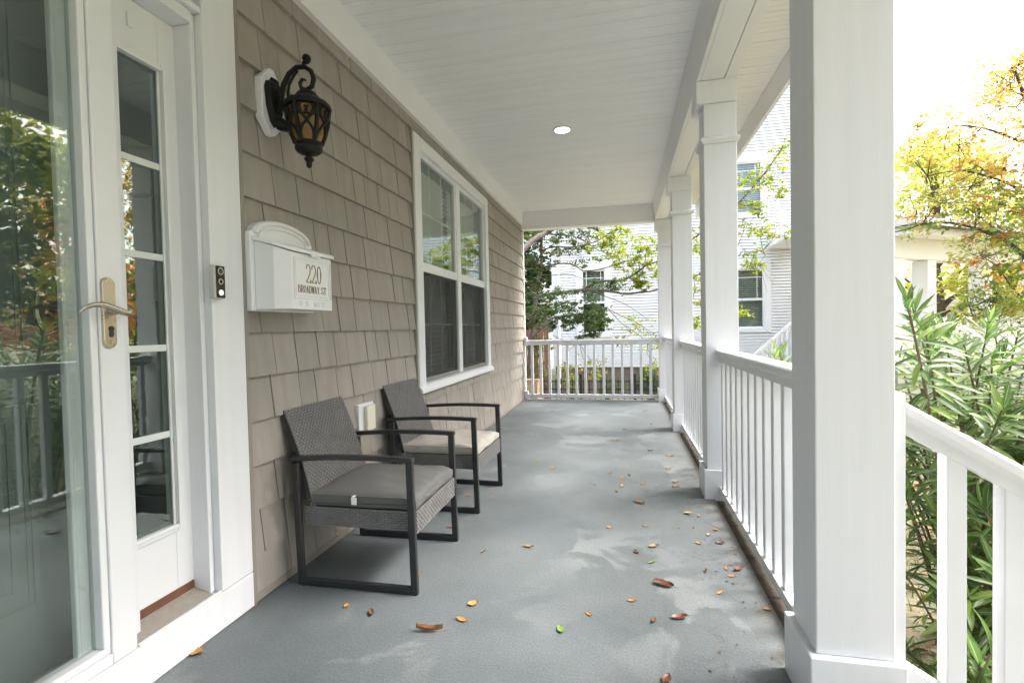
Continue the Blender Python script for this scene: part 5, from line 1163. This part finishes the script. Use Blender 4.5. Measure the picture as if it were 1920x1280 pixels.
low_shrub('dark low shrub at the foot of the brown board fence', (-2.3, 11.9, GZ), .45, 1.0, LEAF_DARK, 3, 1400)
low_shrub('small green shrub behind the iron fence near the house corner', (-.4, 12.6, GZ), .3, .6, LEAF_MID, 4, 500)

# ------------------------------------------------------------------ oleander shrubs with whorls of long leaves
def leaf_template(curve, n=6):
    V, UV, F = [], [], []
    for i in range(n+1):
        t = i/n; ww = .088*(math.sin(math.pi*min(1, t*.97+.02))**.75); z = -curve*t*t
        for j, s in enumerate((-1, 0, 1)): V.append((t, s*ww, z+abs(s)*ww*.35)); UV.append((.5+.5*s, t))
    for i in range(n):
        for j in range(2): a = i*3+j; F.append((a, a+1, a+4, a+3))
    return np.array(V), np.array(UV), np.array(F)
TMPL = [leaf_template(c) for c in (.05, .18, .34)]
LEAFME = []
for V, UV, F in TMPL:
    ob2 = fastmesh('leaf', V, F, OLEANDER, uv=UV, smooth=True); LEAFME.append(ob2.data); bpy.data.objects.remove(ob2)
def oleander(label, stems, single, seed, lsize=.18, dens=1.25):
    rg = np.random.default_rng(seed); base = stems[0][0]
    o_ = thing('oleander_shrub', label, 'shrub', base, 'long-leaved shrubs growing along the porch')
    inst_ = []
    for (b, tip, r0, nodes) in stems:
        b = np.array(b, float); tip = np.array(tip, float); mid = b*.5+tip*.5+np.array([(tip[0]-b[0])*-.18, (tip[1]-b[1])*-.18, .06])+rg.normal(size=3)*.03
        ts = np.linspace(0, 1, 12); P = [(1-t)**2*b+2*t*(1-t)*mid+t*t*tip for t in ts]
        MB().tube(P, [r0*(1-.75*t)+.002 for t in ts], 7).build('stem', STEM, o_, smooth=True)
        L = np.linalg.norm(tip-b)
        for k in range(int(nodes*dens)):
            t = 1-(k/(nodes*dens))**1.15*min(.78, .62/L*1.1); p = (1-t)**2*b+2*t*(1-t)*mid+t*t*tip; d = 2*(1-t)*(mid-b)+2*t*(tip-mid); d /= np.linalg.norm(d)
            ph0 = rg.uniform(0, 6.28); e1 = np.cross(d, [.3, .2, 1.0]); e1 /= np.linalg.norm(e1)+1e-9; e2 = np.cross(d, e1)
            fromtip = k/max(1, nodes*dens)
            for q in range(3):
                if rg.random() < .12: continue
                a = ph0+q*2.094+rg.normal()*.25; rad = e1*math.cos(a)+e2*math.sin(a)
                sp_a = (.45+1.0*min(1, fromtip*2.2))+rg.normal()*.15
                ax = d*math.cos(sp_a)+rad*math.sin(sp_a); ax[2] -= .12*fromtip; ax /= np.linalg.norm(ax)
                up = d-ax*np.dot(d, ax); up /= np.linalg.norm(up)+1e-9; sd_ = np.cross(up, ax)
                ln_ = lsize*rg.uniform(.65, 1.2)*(.6 if fromtip < .06 else 1)
                M_ = np.stack([ax, sd_, up], 1)
                inst_.append((p, M_, ln_, (0, 1, 1, 2)[rg.integers(0, 4)] if fromtip > .10 else 0))
    def score(it):
        c = it[0]; k = c[0]/max(.1, c[1]); s = math.dist(c, (0, 0, 1.15)); return s if (.46 < k < .82 and c[2] > -.6) else s+50
    inst_.sort(key=score)
    for p, M_, l, v in inst_[:single]:
        lo_ = bpy.data.objects.new('leaf', LEAFME[v]); link(lo_, o_)
        m4 = Matrix([list(M_[i]*l)+[p[i]-ORG[o_.name][i]] for i in range(3)]+[[0, 0, 0, 1]])
        lo_.matrix_basis = m4
    Vs, Us, Fs, off = [], [], [], 0
    for p, M_, l, v in inst_[single:]:
        V, UV, F = TMPL[v]; Vs.append((V*l)@M_.T+p); Us.append(UV); Fs.append(F+off); off += len(V)
    if Vs: fastmesh('leaf_mass', np.concatenate(Vs), np.concatenate(Fs), OLEANDER, o_, kind='stuff', uv=np.concatenate(Us), smooth=True)
rgo = np.random.default_rng(5)
def stems_(cx, cy, n, spread, ztop, r=.014, nodes=13, zj=.25, z0=GZ, bspr=.16):
    out = []
    for i in range(n):
        th = rgo.uniform(0, 6.28); rr = spread*math.sqrt(rgo.uniform(.02, 1)); b_ = (cx+rgo.normal()*bspr, cy+rgo.normal()*bspr, z0)
        out.append((b_, (cx+rr*math.cos(th), cy+rr*math.sin(th), ztop-zj*rr/spread-abs(rgo.normal())*zj), r*rgo.uniform(.7, 1.2), nodes))
    return out
oleander('tall oleander shrub with long narrow leaves and leaning brown stems beside the stair handrail',
         [((1.86, 3.22, GZ), (1.50, 3.05, .95), .024, 10), ((1.92, 3.28, GZ), (1.62, 3.3, 1.22), .026, 12), ((1.78, 3.1, GZ), (1.26, 2.62, 1.24), .011, 15), ((1.80, 3.2, GZ), (1.40, 2.75, 1.10), .010, 15), ((2.0, 3.1, GZ), (1.98, 2.75, 1.16), .016, 13)]
         + stems_(2.0, 3.35, 26, .72, 1.22, r=.010, nodes=14)+stems_(1.85, 2.95, 16, .55, .62, r=.008, nodes=11)+stems_(1.55, 2.75, 9, .3, .38, r=.007, nodes=10), 230, 1)
oleander('low oleander sprouting close to the porch beside the foot of the stair balusters',
         stems_(1.36, 2.25, 8, .16, .02, nodes=9, bspr=.08)+[((1.75, 2.62, GZ), (1.72, 2.45, -.05), .012, 9), ((2.0, 2.65, GZ), (2.05, 2.5, .05), .012, 9)], 90, 2, .17)
oleander('oleander growing just outside the railing with its tips above the hand rail', stems_(1.28, 4.15, 9, .26, 1.08, nodes=12, zj=.18)+stems_(1.3, 3.5, 4, .22, .98, nodes=10), 60, 3, .13)
oleander('broad oleander farther out in the yard in front of the autumn tree', stems_(3.2, 4.9, 26, .95, 1.28, nodes=12), 60, 4, .15)
oleander('oleander spreading toward the street past the stair handrail', stems_(3.4, 3.4, 22, .9, 1.15, nodes=12), 30, 6, .15)

# ------------------------------------------------------------------ leaf litter and grass on the yard
def litter(name, n, box_, size, mat, lift):
    P = np.stack([RNG.uniform(box_[0], box_[1], n), RNG.uniform(box_[2], box_[3], n), np.full(n, GZ+lift)], 1); a = RNG.normal(size=(n, 3)); a[:, 2] *= .18; a /= np.linalg.norm(a, axis=1)[:, None]
    b = np.cross(a, np.array([0, 0, 1])+RNG.normal(size=(n, 3))*.25); b /= np.linalg.norm(b, axis=1)[:, None]; L = size*RNG.uniform(.5, 1.3, n)[:, None]
    V = np.stack([P-a*L*.5, P+b*L*.33+np.array([0, 0, .008]), P+a*L*.5, P-b*L*.33+np.array([0, 0, .008])], 1).reshape(-1, 3); i = np.arange(n)[:, None]*4
    F = np.concatenate([i+np.array([[0, 1, 2]]), i+np.array([[0, 2, 3]])], 1).reshape(-1, 3)
    return fastmesh(name, V, F, mat, kind='stuff')
l1 = litter('leaf_litter', 5200, (.9, 11, 1.7, 13), .085, leafmat('litter', [(.42, .24, .12), (.50, .34, .20), (.36, .15, .06), (.48, .32, .08)], trans=.15), .03)
tag(l1, 'tan and orange fallen leaves littering the yard under the shrubs', 'leaf litter')
n = 14000; P = np.stack([RNG.uniform(.9, 11, n), RNG.uniform(1.7, 13, n), np.full(n, GZ)], 1); tip = P+np.stack([RNG.normal(size=n)*.035, RNG.normal(size=n)*.035, RNG.uniform(.05, .12, n)], 1); sx_ = RNG.normal(size=(n, 3)); sx_[:, 2] = 0; sx_ *= .005/np.linalg.norm(sx_, axis=1)[:, None]
V = np.stack([P-sx_, P+sx_, tip], 1).reshape(-1, 3); F = np.arange(3*n).reshape(-1, 3)
l2 = fastmesh('lawn_grass', V, F, leafmat('grass_blades', [(.16, .20, .04), (.26, .28, .06), (.34, .32, .10)], trans=.3), kind='stuff'); tag(l2, 'short yellowing lawn grass in the yard beyond the stair handrail', 'grass')
